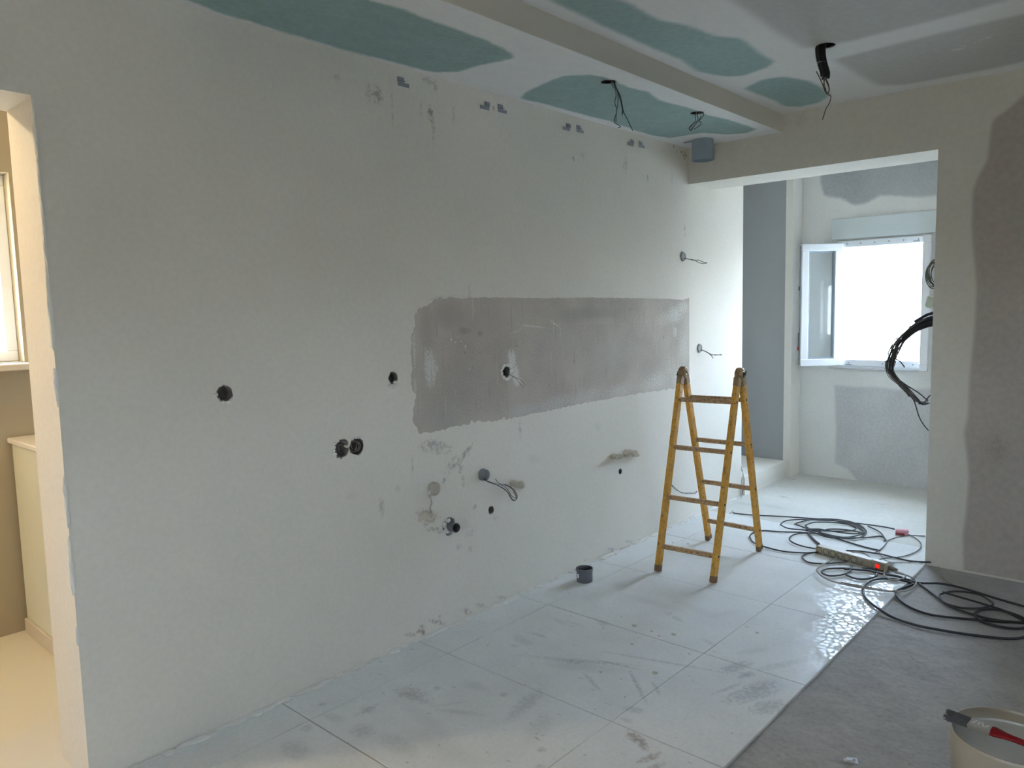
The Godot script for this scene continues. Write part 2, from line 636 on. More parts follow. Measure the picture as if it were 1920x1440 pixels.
	for s in [[1870, 840, 0.06, 0.1, Color(0.55, 0.50, 0.46), 0.35, 0.0], [1850, 975, 0.006, 0.12, Color(0.72, 0.70, 0.67), 0.5, -0.8], [1900, 360, 0.05, 0.05, Color(0.68, 0.65, 0.62), 0.4, 0.0], [1890, 930, 0.004, 0.008, Color(0.9, 0.9, 0.9), 0.9, 0.0], [1500, 225, 0.05, 0.05, Color(0.80, 0.75, 0.70), 0.4, 0.0]]:
		var w4 := at(2, ZF, s[0], s[1])
		fmarks.append([Vector2(w4.x, -w4.y), Vector2(s[2], s[3]), s[4], s[5], s[6]])
	var fdata := paint(1024, 640, Vector2(0, -FW.y), FW, Color(0.865, 0.845, 0.795), 0.04, [[f1, Color(0.72, 0.685, 0.645), 0.014, 0.012, 0.10]], fmarks, 31)
	struct(await carve([[Vector3(0.0, -0.02, ZB), Vector3(XR + 0.2, 2.75, ZF)]], [[Vector3(-0.1, -0.1, ZB - 0.1), Vector3(XP, HB, ZF + 0.1)]]), "wall_far", mapped(tex_from(1024, 640, fdata), FW, Vector2(0, 1)), "far wall with a wide opening under a header and a bare grey area")
	# ---- window wall
	var DW := Vector2(2.8, 2.8)
	var dp := []
	dp.append(pp([[1540, 338], [1545, 365], [1575, 372], [1600, 385], [1625, 382], [1650, 366], [1690, 368], [1730, 368], [1800, 358], [1800, 250], [1540, 250]], 2, ZD, 0, 1.0, 1, -1.0))
	dp.append(pp([[1564, 722], [1600, 724], [1680, 730], [1800, 730], [1800, 960], [1610, 905], [1590, 880], [1566, 868], [1566, 800]], 2, ZD, 0, 1.0, 1, -1.0))
	var f2 := poly_field(1024, 1024, Vector2(-0.2, -DW.y), DW, [dp[0]])
	var f3 := poly_field(1024, 1024, Vector2(-0.2, -DW.y), DW, [dp[1]])
	var ddata := paint(1024, 1024, Vector2(-0.2, -DW.y), DW, Color(0.905, 0.905, 0.885), 0.03, [[f2, Color(0.70, 0.71, 0.71), 0.018, 0.025, 0.10], [f3, Color(0.80, 0.80, 0.795), 0.018, 0.025, 0.10]], [], 41)
	struct(await carve([[Vector3(-0.2, -0.02, ZD - 0.3), Vector3(2.8, 2.75, ZD)]], [[Vector3(0.37, 0.95, ZD - 0.4), Vector3(1.03, 1.95, ZD + 0.1)]]), "wall_window", mapped(tex_from(1024, 1024, ddata), DW, Vector2(0.2 / 2.8, 1)), "window wall with grey bare patches above and below the window")
	struct(await carve([[Vector3(2.6, -0.02, ZD), Vector3(2.8, 2.75, ZB)]], [[Vector3(2.5, BWIN[0], BWIN[2]), Vector3(2.9, BWIN[1], BWIN[3])]]), "wall_window_room", M.white)
	# ---- ceilings
	var CW := Vector2(4.4, 7.7)
	var green := []
	green.append(pp([[1015, -8], [1060, -30], [1180, 5], [1215, 25], [1240, 38], [1290, 48], [1340, 68], [1385, 72], [1420, 98], [1452, 116], [1440, 126], [1395, 142], [1360, 144], [1310, 134], [1280, 112], [1230, 92], [1190, 75], [1130, 50], [1080, 25]], 1, HC, 0, 1.0, 2, 1.0))
	green.append(pp([[1392, 166], [1430, 148], [1470, 143], [1515, 150], [1545, 165], [1556, 178], [1535, 192], [1500, 200], [1470, 199], [1450, 188], [1415, 176]], 1, HC, 0, 1.0, 2, 1.0))
	var greyb := []
	greyb.append(pp([[1310, -40], [1400, 20], [1450, 55], [1510, 90], [1600, 76], [1700, 50], [1850, 10], [2000, -30], [2000, -120], [1400, -120]], 1, HC, 0, 1.0, 2, 1.0))
	greyb.append(pp([[1560, 112], [1600, 102], [1700, 78], [1800, 55], [1990, 10], [1990, 100], [1860, 128], [1800, 140], [1740, 152], [1690, 160], [1650, 160], [1610, 142]], 1, HC, 0, 1.0, 2, 1.0))
	var o2 := Vector2(0, -4.7)
	var g1 := poly_field(1024, 1408, o2, CW, green)
	var g2 := poly_field(1024, 1408, o2, CW, greyb)
	var cmarks := []
	for s in [[1795, 92, 0.06, 0.03, Color(0.86, 0.85, 0.83), 0.5, 0.4], [1840, 75, 0.06, 0.02, Color(0.86, 0.85, 0.83), 0.4, 0.4], [1300, 40, 0.1, 0.05, Color(0.80, 0.80, 0.78), 0.4, 0.7], [1340, 62, 0.08, 0.03, Color(0.80, 0.80, 0.78), 0.4, 0.7], [1540, 80, 0.03, 0.03, Color(0.6, 0.58, 0.53), 0.3, 0.4]]:
		var c3 := at(1, HC, s[0], s[1])
		cmarks.append([Vector2(c3.x, c3.z), Vector2(s[2], s[3]), s[4], s[5], s[6]])
	var grn := Color(0.575, 0.665, 0.645)
	var cdata := paint(1024, 1408, o2, CW, Color(0.86, 0.855, 0.835), 0.03, [[g2, Color(0.72, 0.715, 0.69), 0.035, 0.03, 0.06], [g1, grn, 0.022, 0.022, 0.10]], cmarks, 51)
	var mceil := mapped(tex_from(1024, 1408, cdata), CW, Vector2(0, 4.7 / 7.7))
	var h3 := at(1, HC, 1548, 86)
	struct(await carve([[Vector3(XS, HC, ZF), Vector3(XR + 0.2, 2.75, ZK + 0.2)]], [cyl_hole(Vector3(h3.x, HC, h3.z), 0.042, 0.03), [Vector3(h3.x - 0.5, HC + 0.004, h3.z - 0.5), Vector3(h3.x + 0.6, 2.73, h3.z + 0.8)]]), "ceiling", mceil, "main ceiling of plasterboard with green board showing between white joints")
	var sgreen := []
	sgreen.append(pp([[320, -12], [420, 26], [540, 62], [640, 92], [720, 112], [780, 128], [818, 136], [860, 134], [895, 124], [935, 115], [962, 108], [958, 98], [930, 84], [880, 64], [820, 42], [760, 20], [700, 2], [640, -20], [420, -60]], 1, HS, 0, 1.0, 2, 1.0))
	sgreen.append(pp([[974, 184], [990, 170], [1025, 154], [1060, 142], [1105, 140], [1130, 144], [1180, 164], [1215, 172], [1235, 188], [1290, 202], [1330, 216], [1370, 226], [1418, 242], [1400, 250], [1360, 252], [1320, 249], [1290, 253], [1255, 259], [1225, 254], [1190, 244], [1140, 226], [1090, 214], [1030, 197]], 1, HS, 0, 1.0, 2, 1.0))
	var SW := Vector2(0.7, 7.7)
	var g3 := poly_field(256, 2048, o2, SW, sgreen)
	var sdata := paint(256, 2048, o2, SW, Color(0.88, 0.88, 0.865), 0.03, [[g3, grn, 0.014, 0.016, 0.09]], [], 61)
	var l1 := at(1, HS, 1141, 154)
	var l2 := at(1, HS, 1307, 212)
	var soff := struct(await carve([[Vector3(0.0, HS, ZF), Vector3(XS, 2.75, ZK + 0.2)]], [cyl_hole(l1, 0.036, 0.03), cyl_hole(l2, 0.036, 0.03), cyl_hole(Vector3(0.195, HS, -4.44), 0.062, 0.03), [Vector3(0.03, HS + 0.004, ZF + 0.03), Vector3(XS - 0.03, 2.73, -1.5)]]), "ceiling_lowered_strip", mapped(tex_from(256, 2048, sdata), SW, Vector2(0, 4.7 / 7.7)), "lowered ceiling strip along the left wall with green board showing")
	# its upright face is plain skim, not board
	var face := put(await carve([[Vector3(XS, HS + 0.0005, ZF), Vector3(XS + 0.003, HC, ZK)]], []), "fascia", mat(Color(0.84, 0.82, 0.77), 0.93), soff)
	tag(face, "upright skimmed edge of the lowered ceiling")
	struct(await carve([[Vector3(-1.1, 2.6, ZD - 0.3), Vector3(2.8, 2.75, ZB)]], []), "ceiling_window_room", M.white)
	# ---- walls out of view
	struct(await carve([[Vector3(XR, -0.1, ZF), Vector3(XR + 0.2, 2.75, ZK + 0.2)]], [[Vector3(XR - 0.1, RWIN[0], RWIN[2]), Vector3(XR + 0.3, RWIN[1], RWIN[3])]]), "wall_right", M.white)
	struct(await carve([[Vector3(-0.25, -0.1, ZK), Vector3(XR, 2.75, ZK + 0.2)]], [[Vector3(KWIN[2], KWIN[0], ZK - 0.1), Vector3(KWIN[3], KWIN[1], ZK + 0.3)]]), "wall_behind", M.white)

const BWIN := [1.05, 1.70, -5.45, -5.10]
const RWIN := [0.95, 1.75, -4.45, -4.2]
const KWIN := [0.85, 1.65, 2.1, 3.0]

# bare cement area left where wall tiles came off
func make_patch(wall: Node) -> void:
	var line := [[785, 812], [808, 811], [830, 806], [850, 800], [866, 797], [880, 795], [884, 788], [890, 793], [898, 788], [904, 792], [940, 787], [944, 781], [948, 786], [990, 778], [1060, 763], [1120, 751], [1180, 740], [1230, 733], [1265, 728], [1292, 722], [1292, 640], [1292, 600], [1292, 559], [1280, 562], [1240, 560], [1180, 559], [1100, 558], [1020, 559], [940, 558], [880, 558], [868, 561], [850, 558], [822, 558], [812, 566], [800, 574], [788, 577], [780, 588], [778, 610], [773, 625], [771, 660], [773, 690], [771, 705], [773, 730], [780, 740], [776, 765], [775, 785]]
	var outline := PackedVector2Array()
	var nz := FastNoiseLite.new()
	nz.seed = 5
	nz.frequency = 9.0
	nz.fractal_octaves = 4
	for i in line.size():
		var a := wl(line[i][0], line[i][1])
		var b := wl(line[(i + 1) % line.size()][0], line[(i + 1) % line.size()][1])
		var n := maxi(1, int(a.distance_to(b) / 0.008))
		for k in n:
			var p := a.lerp(b, float(k) / n)
			var straight := 0.25 if i >= 19 and i <= 21 else 1.0
			outline.append(Vector2(-p.z + straight * 0.010 * nz.get_noise_2d(p.z * 3.0, p.y * 3.0), p.y + (0.010 if i < 19 or i > 30 else 0.004) * nz.get_noise_2d(p.z * 3.0 + 40.0, p.y * 3.0)))
	# socket hole through the patch
	var hp := wl(949, 697)
	var ring := PackedVector2Array()
	for v in ragged(0.034, 949, 1.1, 0.06):
		ring.append(v + Vector2(-hp.z, hp.y))
	var W := Vector2(2.56, 0.64)
	var o := Vector2(2.14, -1.56)
	var marks := []
	var light := Color(0.87, 0.86, 0.83)
	var dark := Color(0.58, 0.56, 0.53)
	var pink := Color(0.71, 0.655, 0.63)
	for s in [
		[985, 700, 1.2, 0.5, pink, 0.18, 0.0], [860, 740, 0.3, 0.18, dark, 0.30, 0.0], [900, 600, 0.2, 0.08, pink, 0.25, 0.0], [1100, 590, 0.35, 0.05, dark, 0.25, 0.0], [800, 630, 0.05, 0.2, dark, 0.25, 0.0], [840, 590, 0.12, 0.08, dark, 0.25, 0.0],
		[806, 690, 0.04, 0.09, Color(0.84, 0.83, 0.80), 1.4, 0.0], [798, 668, 0.012, 0.05, Color(0.84, 0.83, 0.80), 0.6, 0.0], [818, 690, 0.014, 0.02, Color(0.84, 0.83, 0.80), 0.6, 0.0], [776, 650, 0.010, 0.12, Color(0.84, 0.83, 0.80), 0.6, 0.0], [778, 725, 0.01, 0.05, Color(0.84, 0.83, 0.80), 0.5, 0.0],
		[960, 678, 0.028, 0.06, light, 3.0, 0.1], [966, 702, 0.026, 0.06, light, 3.0, 0.0], [971, 715, 0.022, 0.025, light, 2.0, 0.0], [955, 668, 0.016, 0.035, light, 2.0, 0.0],
		[853, 642, 0.006, 0.006, light, 0.9, 0.0], [864, 640, 0.005, 0.005, light, 0.9, 0.0], [872, 650, 0.006, 0.010, light, 0.9, 0.0], [858, 632, 0.006, 0.004, light, 0.8, 0.0], [846, 637, 0.005, 0.010, light, 0.7, 0.0], [873, 656, 0.004, 0.006, light, 0.8, 0.0], [880, 692, 0.005, 0.008, light, 0.6, 0.0], [885, 690, 0.004, 0.008, dark, 0.8, 0.0], [871, 661, 0.005, 0.008, dark, 0.8, 0.0], [900, 662, 0.012, 0.005, dark, 0.6, 0.5], [884, 672, 0.008, 0.004, dark, 0.6, 0.4], [968, 648, 0.006, 0.008, dark, 0.7, 0.4], [1244, 632, 0.008, 0.008, dark, 0.8, 0.0], [1075, 678, 0.004, 0.010, dark, 0.6, 0.0], [1030, 722, 0.006, 0.008, dark, 0.6, 0.0], [870, 620, 0.05, 0.02, dark, 0.4, 0.1], [900, 625, 0.02, 0.02, dark, 0.5, 0.0],
		[1000, 612, 0.15, 0.006, light, 0.5, 0.1], [1040, 607, 0.06, 0.006, light, 0.6, 0.4], [970, 620, 0.06, 0.006, light, 0.4, -0.3], [1120, 602, 0.2, 0.03, light, 0.15, 0.0],
		[1265, 590, 0.12, 0.07, light, 0.6, 0.0], [1280, 575, 0.1, 0.05, light, 0.45, 0.0], [1265, 622, 0.03, 0.05, light, 0.6, 0.0], [1245, 600, 0.1, 0.06, light, 0.3, 0.0], [1280, 650, 0.08, 0.14, light, 0.3, 0.0], [1260, 690, 0.1, 0.08, light, 0.25, 0.0],
		[1225, 718, 0.2, 0.07, light, 0.45, -0.12], [1160, 735, 0.2, 0.06, light, 0.35, -0.1], [1100, 745, 0.2, 0.06, light, 0.3, -0.1], [1040, 757, 0.2, 0.05, Color(0.79, 0.79, 0.77), 0.4, -0.1], [980, 770, 0.18, 0.04, Color(0.77, 0.77, 0.75), 0.35, -0.1], [1270, 712, 0.12, 0.08, light, 0.45, -0.1],
		[830, 780, 0.14, 0.08, Color(0.67, 0.67, 0.65), 0.35, 0.0], [1050, 640, 0.3, 0.1, Color(0.75, 0.73, 0.70), 0.3, 0.0], [1150, 660, 0.3, 0.12, Color(0.76, 0.75, 0.72), 0.3, 0.0]]:
		var p2 := wl(s[0], s[1])
		marks.append([Vector2(-p2.z, -p2.y), Vector2(s[2], s[3]), s[4], s[5], s[6]])
	# vertical tool streaks
	for k in 90:
		var u := 2.18 + rng.randf() * 2.4
		marks.append([Vector2(u, -(1.0 + rng.randf() * 0.5)), Vector2(0.003 + rng.randf() * 0.004, 0.02 + rng.randf() * 0.07), dark if k % 3 else light, 0.15 + 0.2 * rng.randf(), 0.0])
	var data := paint(2048, 512, o, W, Color(0.745, 0.712, 0.665), 0.20, [], marks, 71, 0.6, 1.7)
	var m := mapped(tex_from(2048, 512, data), W, Vector2(-o.x / W.x, -o.y / W.y), 0.9)
	# the ring is cut open towards the lower edge so that the outline stays one polygon
	var slit := PackedVector2Array([Vector2(-hp.z - 0.0004, hp.y), Vector2(-hp.z - 0.0004, 0.5), Vector2(-hp.z + 0.0004, 0.5), Vector2(-hp.z + 0.0004, hp.y)])
	var cutter := Geometry2D.merge_polygons(ring, slit)
	var res := Geometry2D.clip_polygons(outline, cutter[0])
	var best := outline
	if res.size() > 0:
		best = res[0]
		for r in res:
			if r.size() > best.size():
				best = r
	var mesh := plate(best, Vector3.ZERO, Vector3(0, 0, -1), Vector3.UP, Vector3.RIGHT, 0.0016)
	var o3 := put(mesh, "bare_cement_patch", m, wall)
	tag(o3, "rough grey cement rectangle with ragged edges where tiles came off")

# ---------------------------------------------------------------- windows
func frame_rect(st: SurfaceTool, c: Vector3, w: float, h: float, t: float, d: float, b: Basis) -> void:
	box(st, c + b * Vector3(0, h / 2 - t / 2, 0), Vector3(w, t, d), 0.004, b)
	box(st, c + b * Vector3(0, -h / 2 + t / 2, 0), Vector3(w, t, d), 0.004, b)
	box(st, c + b * Vector3(w / 2 - t / 2, 0, 0), Vector3(t, h - 2 * t, d), 0.004, b)
	box(st, c + b * Vector3(-w / 2 + t / 2, 0, 0), Vector3(t, h - 2 * t, d), 0.004, b)

func sash(win: Node3D, hinge: Vector3, free: Vector3, y0: float, y1: float, hardware: bool) -> void:
	var d := (free - hinge)
	d.y = 0
	var w := d.length()
	d = d.normalized()
	var n := d.cross(Vector3.UP)
	var b := Basis(d, Vector3.UP, n)
	var c := Vector3((hinge.x + free.x) / 2, (y0 + y1) / 2, (hinge.z + free.z) / 2)
	var st := surf()
	frame_rect(st, c, w, y1 - y0, 0.058, 0.052, b)
	var s := put(st.commit(), "sash", M.pvc, win)
	st = surf()
	frame_rect(st, c, w - 0.112, y1 - y0 - 0.112, 0.014, 0.030, b)
	put(st.commit(), "glazing_bead", mat(Color(0.55, 0.60, 0.64), 0.5), s)
	put(box_mesh(c, Vector3(w - 0.12, y1 - y0 - 0.12, 0.006), 0.0005, b), "pane", M.glass, s)
	if hardware:
		put(box_mesh(c + b * Vector3(w / 2 + 0.003, 0, 0.0), Vector3(0.006, y1 - y0 - 0.02, 0.018), 0.001, b), "lock_rail", M.metal, s)
		put(box_mesh(c + b * Vector3(w / 2 + 0.008, 0.14, 0.004), Vector3(0.012, 0.035, 0.016), 0.003, b), "lock_pin", M.plasticgrey, s)
		put(box_mesh(c + b * Vector3(w / 2 + 0.008, -0.28, 0.004), Vector3(0.010, 0.12, 0.014), 0.003, b), "lock_lever", M.plasticgrey, s)
		put(box_mesh(c + b * Vector3(w / 2 + 0.010, -0.35, 0.004), Vector3(0.012, 0.03, 0.018), 0.003, b), "red_stop", mat(Color(0.70, 0.20, 0.16), 0.5), s)

func make_windows() -> void:
	var w := Node3D.new()
	w.name = "window_1"
	add_child(w)
	tag(w, "white plastic double window standing open, beside the hanging cable bundle", "", "", "structure")
	var st := surf()
	var y0 := 0.945
	var y1 := 1.955
	frame_rect(st, Vector3(0.70, (y0 + y1) / 2, ZD - 0.01), 0.68, y1 - y0, 0.055, 0.07, Basis.IDENTITY)
	var fr := put(st.commit(), "window_frame", M.pvc, w)
	for k in 6:
		var x := 0.43 + 0.105 * k
		put(lathe_mesh([Vector2(0.0, 0.002), Vector2(0.004, 0.0015), Vector2(0.005, 0.0)], Vector3(x, y1 - 0.026, ZD + 0.025), 10, along(Vector3.BACK)), "screw_cap", mat(Color(0.45, 0.47, 0.48), 0.5), fr)
	for xx in [0.46, 0.72, 0.94]:
		put(lathe_mesh([Vector2(0.0, 0.002), Vector2(0.004, 0.0015), Vector2(0.005, 0.0)], Vector3(xx, y0 + 0.026, ZD + 0.025), 10, along(Vector3.BACK)), "screw_cap", mat(Color(0.45, 0.47, 0.48), 0.5), fr)
	put(box_mesh(Vector3(0.94, y1 - 0.040, ZD + 0.026), Vector3(0.045, 0.005, 0.004), 0.001), "drain_slot", M.plasticgrey, fr)
	put(box_mesh(Vector3(0.46, y0 + 0.012, ZD + 0.026), Vector3(0.045, 0.005, 0.004), 0.001), "drain_slot", M.plasticgrey, fr)
	put(box_mesh(Vector3(0.67, y0 - 0.012, ZD + 0.005), Vector3(0.74, 0.022, 0.06), 0.003), "window_sill", mat(Color(0.82, 0.83, 0.83), 0.7), w)
	put(box_mesh(Vector3(0.72, 2.052, ZD + 0.010), Vector3(0.82, 0.165, 0.03), 0.003), "shutter_box", mat(Color(0.84, 0.87, 0.87), 0.6), w)
	sash(w, Vector3(0.392, 0, ZD + 0.035), Vector3(0.147, 0, ZD + 0.25), y0 + 0.005, y1 - 0.018, true)
	sash(w, Vector3(1.02, 0, ZD + 0.035), Vector3(1.088, 0, ZD + 0.345), y0 + 0.005, y1 - 0.018, false)
	# other daylight openings of the flat, outside the frame
	var w2 := Node3D.new()
	w2.name = "window_2"
	add_child(w2)
	tag(w2, "small side window beside the far wall", "", "", "structure")
	st = surf()
	frame_rect(st, Vector3(XR + 0.1, (RWIN[0] + RWIN[1]) / 2, (RWIN[2] + RWIN[3]) / 2), RWIN[3] - RWIN[2], RWIN[1] - RWIN[0], 0.05, 0.06, Basis(Vector3.UP, PI / 2))
	put(st.commit(), "window_frame", M.pvc, w2)
	var w3 := Node3D.new()
	w3.name = "window_3"
	add_child(w3)
	tag(w3, "wide window in the wall opposite the far wall", "", "", "structure")
	st = surf()
	frame_rect(st, Vector3((KWIN[2] + KWIN[3]) / 2, (KWIN[0] + KWIN[1]) / 2, ZK + 0.1), KWIN[3] - KWIN[2], KWIN[1] - KWIN[0], 0.06, 0.06, Basis.IDENTITY)
	box(st, Vector3((KWIN[2] + KWIN[3]) / 2, (KWIN[0] + KWIN[1]) / 2, ZK + 0.1), Vector3(0.08, KWIN[1] - KWIN[0] - 0.1, 0.06), 0.004)
	put(st.commit(), "window_frame", M.pvc, w3)
	var w5 := Node3D.new()
	w5.name = "window_5"
	add_child(w5)
	tag(w5, "side window of the window room, mirrored in the open sash", "", "", "structure")
	st = surf()
	frame_rect(st, Vector3(2.7, (BWIN[0] + BWIN[1]) / 2, (BWIN[2] + BWIN[3]) / 2), BWIN[3] - BWIN[2], BWIN[1] - BWIN[0], 0.05, 0.06, Basis(Vector3.UP, PI / 2))
	put(st.commit(), "window_frame", M.pvc, w5)
	# house across the street, seen through the open window
	var h := thing("house", "pale sunlit house across the street seen through the open window", "building", Vector3(-3.0, -3.0, -22.0))
	put(box_mesh(Vector3(-3.0, -1.0, -22.0), Vector3(22, 4.0, 6), 0.02), "facade", mat(Color(0.93, 0.92, 0.90), 0.9), h)
	put(box_mesh(Vector3(-3.0, 1.06, -21.8), Vector3(22.6, 0.14, 6.8), 0.02), "eaves", mat(Color(0.62, 0.57, 0.55), 0.9), h)
	put(box_mesh(Vector3(-3.0, -0.62, -18.95), Vector3(22, 0.10, 0.14), 0.02), "ledge", mat(Color(0.70, 0.66, 0.66), 0.9), h)
	var g := put(box_mesh(Vector3(0, -3.1, -26), Vector3(60, 0.2, 36), 0.02), "ground", mat(Color(0.62, 0.61, 0.58), 0.95))
	tag(g, "", "", "", "structure")

# ---------------------------------------------------------------- floor
func make_floor() -> void:
	var nz := noise_data(1024, 1024, 0.012, 91, 5)
	var n2 := noise_data(1024, 1024, 0.09, 92, 4)
	var dat := PackedByteArray()
	dat.resize(1024 * 1024 * 3)
	for i in 1024 * 1024:
		var v := 0.645 + 0.045 * (nz[i] / 127.5 - 1.0) + 0.03 * (n2[i] / 127.5 - 1.0)
		if n2[i] < 62:
			v -= 0.035
		dat[i * 3] = int(clampf(v * 1.0, 0, 1) * 255.0)
		dat[i * 3 + 1] = int(clampf(v * 0.972, 0, 1) * 255.0)
		dat[i * 3 + 2] = int(clampf(v * 0.935, 0, 1) * 255.0)
	var mscreed := mapped(tex_from(1024, 1024, dat), Vector2(2.2, 2.2), Vector2.ZERO, 0.85)
	var bn := FastNoiseLite.new()
	bn.seed = 17
	bn.frequency = 0.06
	bn.fractal_octaves = 4
	var bi := bn.get_image(512, 512)
	bi.bump_map_to_normal_map(5.0)
	mscreed.normal_enabled = true
	mscreed.normal_texture = ImageTexture.create_from_image(bi)
	mscreed.normal_scale = 0.18
	var fl0 := struct(await carve([[Vector3(-0.25, -0.2, ZB), Vector3(XR + 0.2, SC, ZK + 0.2)]], []), "floor", mscreed, "bare grey screed floor with pale marble-look tiles laid along the left wall")
	# tile skin: pale marble look under plaster dust, scuffed; one drawing laid over the whole tiled area
	var W := Vector2(1.536, 4.915)
	var o := Vector2(0, -4.915)
	var tw := 640
	var th := 2048
	var marks := []
	var dirt := Color(0.55, 0.55, 0.54)
	var mauve := Color(0.62, 0.61, 0.61)
	var rust := Color(0.46, 0.40, 0.34)
	for s in [
		[1085, 1238, 0.32, 0.02, mauve, 0.45, -0.5], [1100, 1250, 0.2, 0.06, mauve, 0.35, -0.5], [1240, 1240, 0.3, 0.014, mauve, 0.5, -0.3], [1160, 1246, 0.12, 0.01, dirt, 0.55, -0.2], [1110, 1278, 0.1, 0.012, dirt, 0.5, 0.5], [1195, 1285, 0.16, 0.012, dirt, 0.55, 0.75], [1230, 1290, 0.06, 0.012, dirt, 0.5, 0.75], [1070, 1240, 0.08, 0.02, dirt, 0.4, -0.4],
		[980, 1200, 0.08, 0.04, dirt, 0.35, 0.2], [1010, 1190, 0.06, 0.014, dirt, 0.45, 0.0], [965, 1210, 0.03, 0.02, dirt, 0.3, 0.0], [1050, 1165, 0.06, 0.02, dirt, 0.3, 0.3], [1130, 1168, 0.05, 0.03, dirt, 0.4, 0.2], [1075, 1168, 0.07, 0.012, dirt, 0.3, 0.0],
		[770, 1298, 0.08, 0.05, Color(0.55, 0.51, 0.49), 0.55, -0.3], [780, 1310, 0.10, 0.03, dirt, 0.4, -0.2], [820, 1290, 0.02, 0.02, dirt, 0.5, 0.0], [890, 1285, 0.08, 0.04, dirt, 0.3, 0.0], [985, 1320, 0.04, 0.16, dirt, 0.45, -0.2], [1010, 1365, 0.05, 0.12, dirt, 0.3, -0.3], [945, 1302, 0.02, 0.02, dirt, 0.5, 0.0], [1015, 1405, 0.02, 0.02, dirt, 0.6, 0.0], [860, 1335, 0.12, 0.02, dirt, 0.35, -0.5], [840, 1320, 0.012, 0.1, dirt, 0.25, 0.6],
		[555, 1405, 0.09, 0.05, dirt, 0.4, 0.0], [680, 1370, 0.06, 0.05, dirt, 0.45, 0.0], [690, 1330, 0.02, 0.07, dirt, 0.4, 0.0], [690, 1330, 0.05, 0.03, dirt, 0.3, 0.0], [625, 1345, 0.07, 0.03, dirt, 0.3, -0.2], [745, 1395, 0.12, 0.05, dirt, 0.35, 0.0], [605, 1320, 0.016, 0.02, dirt, 0.5, 0.0], [575, 1365, 0.03, 0.03, dirt, 0.4, 0.0], [800, 1350, 0.2, 0.04, dirt, 0.18, 0.2], [830, 1400, 0.2, 0.06, dirt, 0.2, 0.0],
		[1190, 1382, 0.05, 0.03, rust, 0.7, 0.4], [1205, 1395, 0.05, 0.02, rust, 0.6, 0.7], [1218, 1420, 0.02, 0.06, rust, 0.6, 0.3], [1228, 1438, 0.016, 0.05, rust, 0.5, 0.3], [1188, 1330, 0.05, 0.03, dirt, 0.5, -0.4], [1175, 1350, 0.03, 0.02, dirt, 0.4, 0.0], [1015, 1440, 0.03, 0.02, dirt, 0.5, 0.0],
		[1380, 1250, 0.04, 0.10, Color(0.52, 0.53, 0.54), 0.6, 0.35], [1398, 1265, 0.03, 0.05, Color(0.48, 0.49, 0.50), 0.6, 0.3], [1410, 1300, 0.06, 0.16, Color(0.54, 0.55, 0.56), 0.6, 0.4], [1440, 1325, 0.05, 0.10, Color(0.50, 0.51, 0.52), 0.55, 0.4], [1425, 1285, 0.04, 0.1, mauve, 0.5, 0.4], [1365, 1290, 0.012, 0.1, dirt, 0.5, 0.3], [1470, 1245, 0.03, 0.16, mauve, 0.45, 0.5], [1410, 1220, 0.03, 0.1, mauve, 0.3, 0.6], [1330, 1205, 0.06, 0.02, dirt, 0.3, 0.4],
		[1270, 1160, 0.05, 0.02, dirt, 0.35, 0.5], [1255, 1150, 0.02, 0.03, dirt, 0.4, 0.0], [1300, 1140, 0.2, 0.04, mauve, 0.2, 0.3], [1360, 1150, 0.03, 0.12, mauve, 0.2, 0.4], [1225, 1130, 0.2, 0.05, Color(0.70, 0.69, 0.67), 0.3, 0.0]]:
		var p := fl(s[0], s[1])
		marks.append([Vector2(p.x, p.z), Vector2(s[2], s[3]), s[4], s[5], s[6]])
	for k in 170:
		var q := fl(rng.randf_range(700, 1650), rng.randf_range(1040, 1430))
		var l := 0.004 + 0.02 * rng.randf() * rng.randf()
		marks.append([Vector2(q.x, q.z), Vector2(l, 0.003 + 0.002 * rng.randf()), Color(0.40, 0.40, 0.40), 0.25 + 0.45 * rng.randf(), rng.randf_range(-0.5, 0.3)])
	var data := paint(tw, th, o, W, Color(0.875, 0.875, 0.86), 0.05, [], marks, 101, 0.35, 0.62)
	# where soles lifted the dust the glaze shows: clean glossy cells, dust between them
	var rough := PackedByteArray()
	rough.resize(tw * th * 3)
	var cellz := FastNoiseLite.new()
	cellz.noise_type = FastNoiseLite.TYPE_CELLULAR
	cellz.cellular_distance_function = FastNoiseLite.DISTANCE_EUCLIDEAN
	cellz.cellular_return_type = FastNoiseLite.RETURN_DISTANCE2_SUB
	cellz.fractal_type = FastNoiseLite.FRACTAL_NONE
	cellz.frequency = 0.075
	cellz.seed = 3
	var soft := noise_data(tw, th, 0.01, 111, 4)
	var fine := noise_data(tw, th, 0.08, 112, 3)
	var prints := []
	for s in [[1512, 1102, 0.3], [1560, 1108, 1.2], [1600, 1100, 0.6], [1635, 1108, 1.0], [1545, 1130, 0.2], [1585, 1132, 0.9], [1618, 1130, 0.4], [1575, 1155, 1.1], [1605, 1152, 0.3], [1500, 1145, 0.8], [1540, 1180, 0.5], [1575, 1185, 1.3], [1600, 1178, 0.7], [1550, 1215, 0.2], [1578, 1208, 1.0], [1520, 1235, 0.6], [1490, 1218, 1.1], [1505, 1195, 0.3], [1650, 1090, 0.2], [1470, 1270, 0.9], [1495, 1262, 0.4], [1560, 1228, 0.1], [1455, 1190, 0.8], [1590, 1120, 1.5], [1625, 1120, 0.1], [1560, 1170, 1.4]]:
		var p3 := fl(s[0], s[1])
		prints.append([p3.x, p3.z, s[2] + 0.6])
	for i in tw * th:
		rough[i * 3] = 0
		rough[i * 3 + 1] = 196 + int((soft[i] - 128) * 0.2)
		rough[i * 3 + 2] = 0
	var px_m := tw / W.x
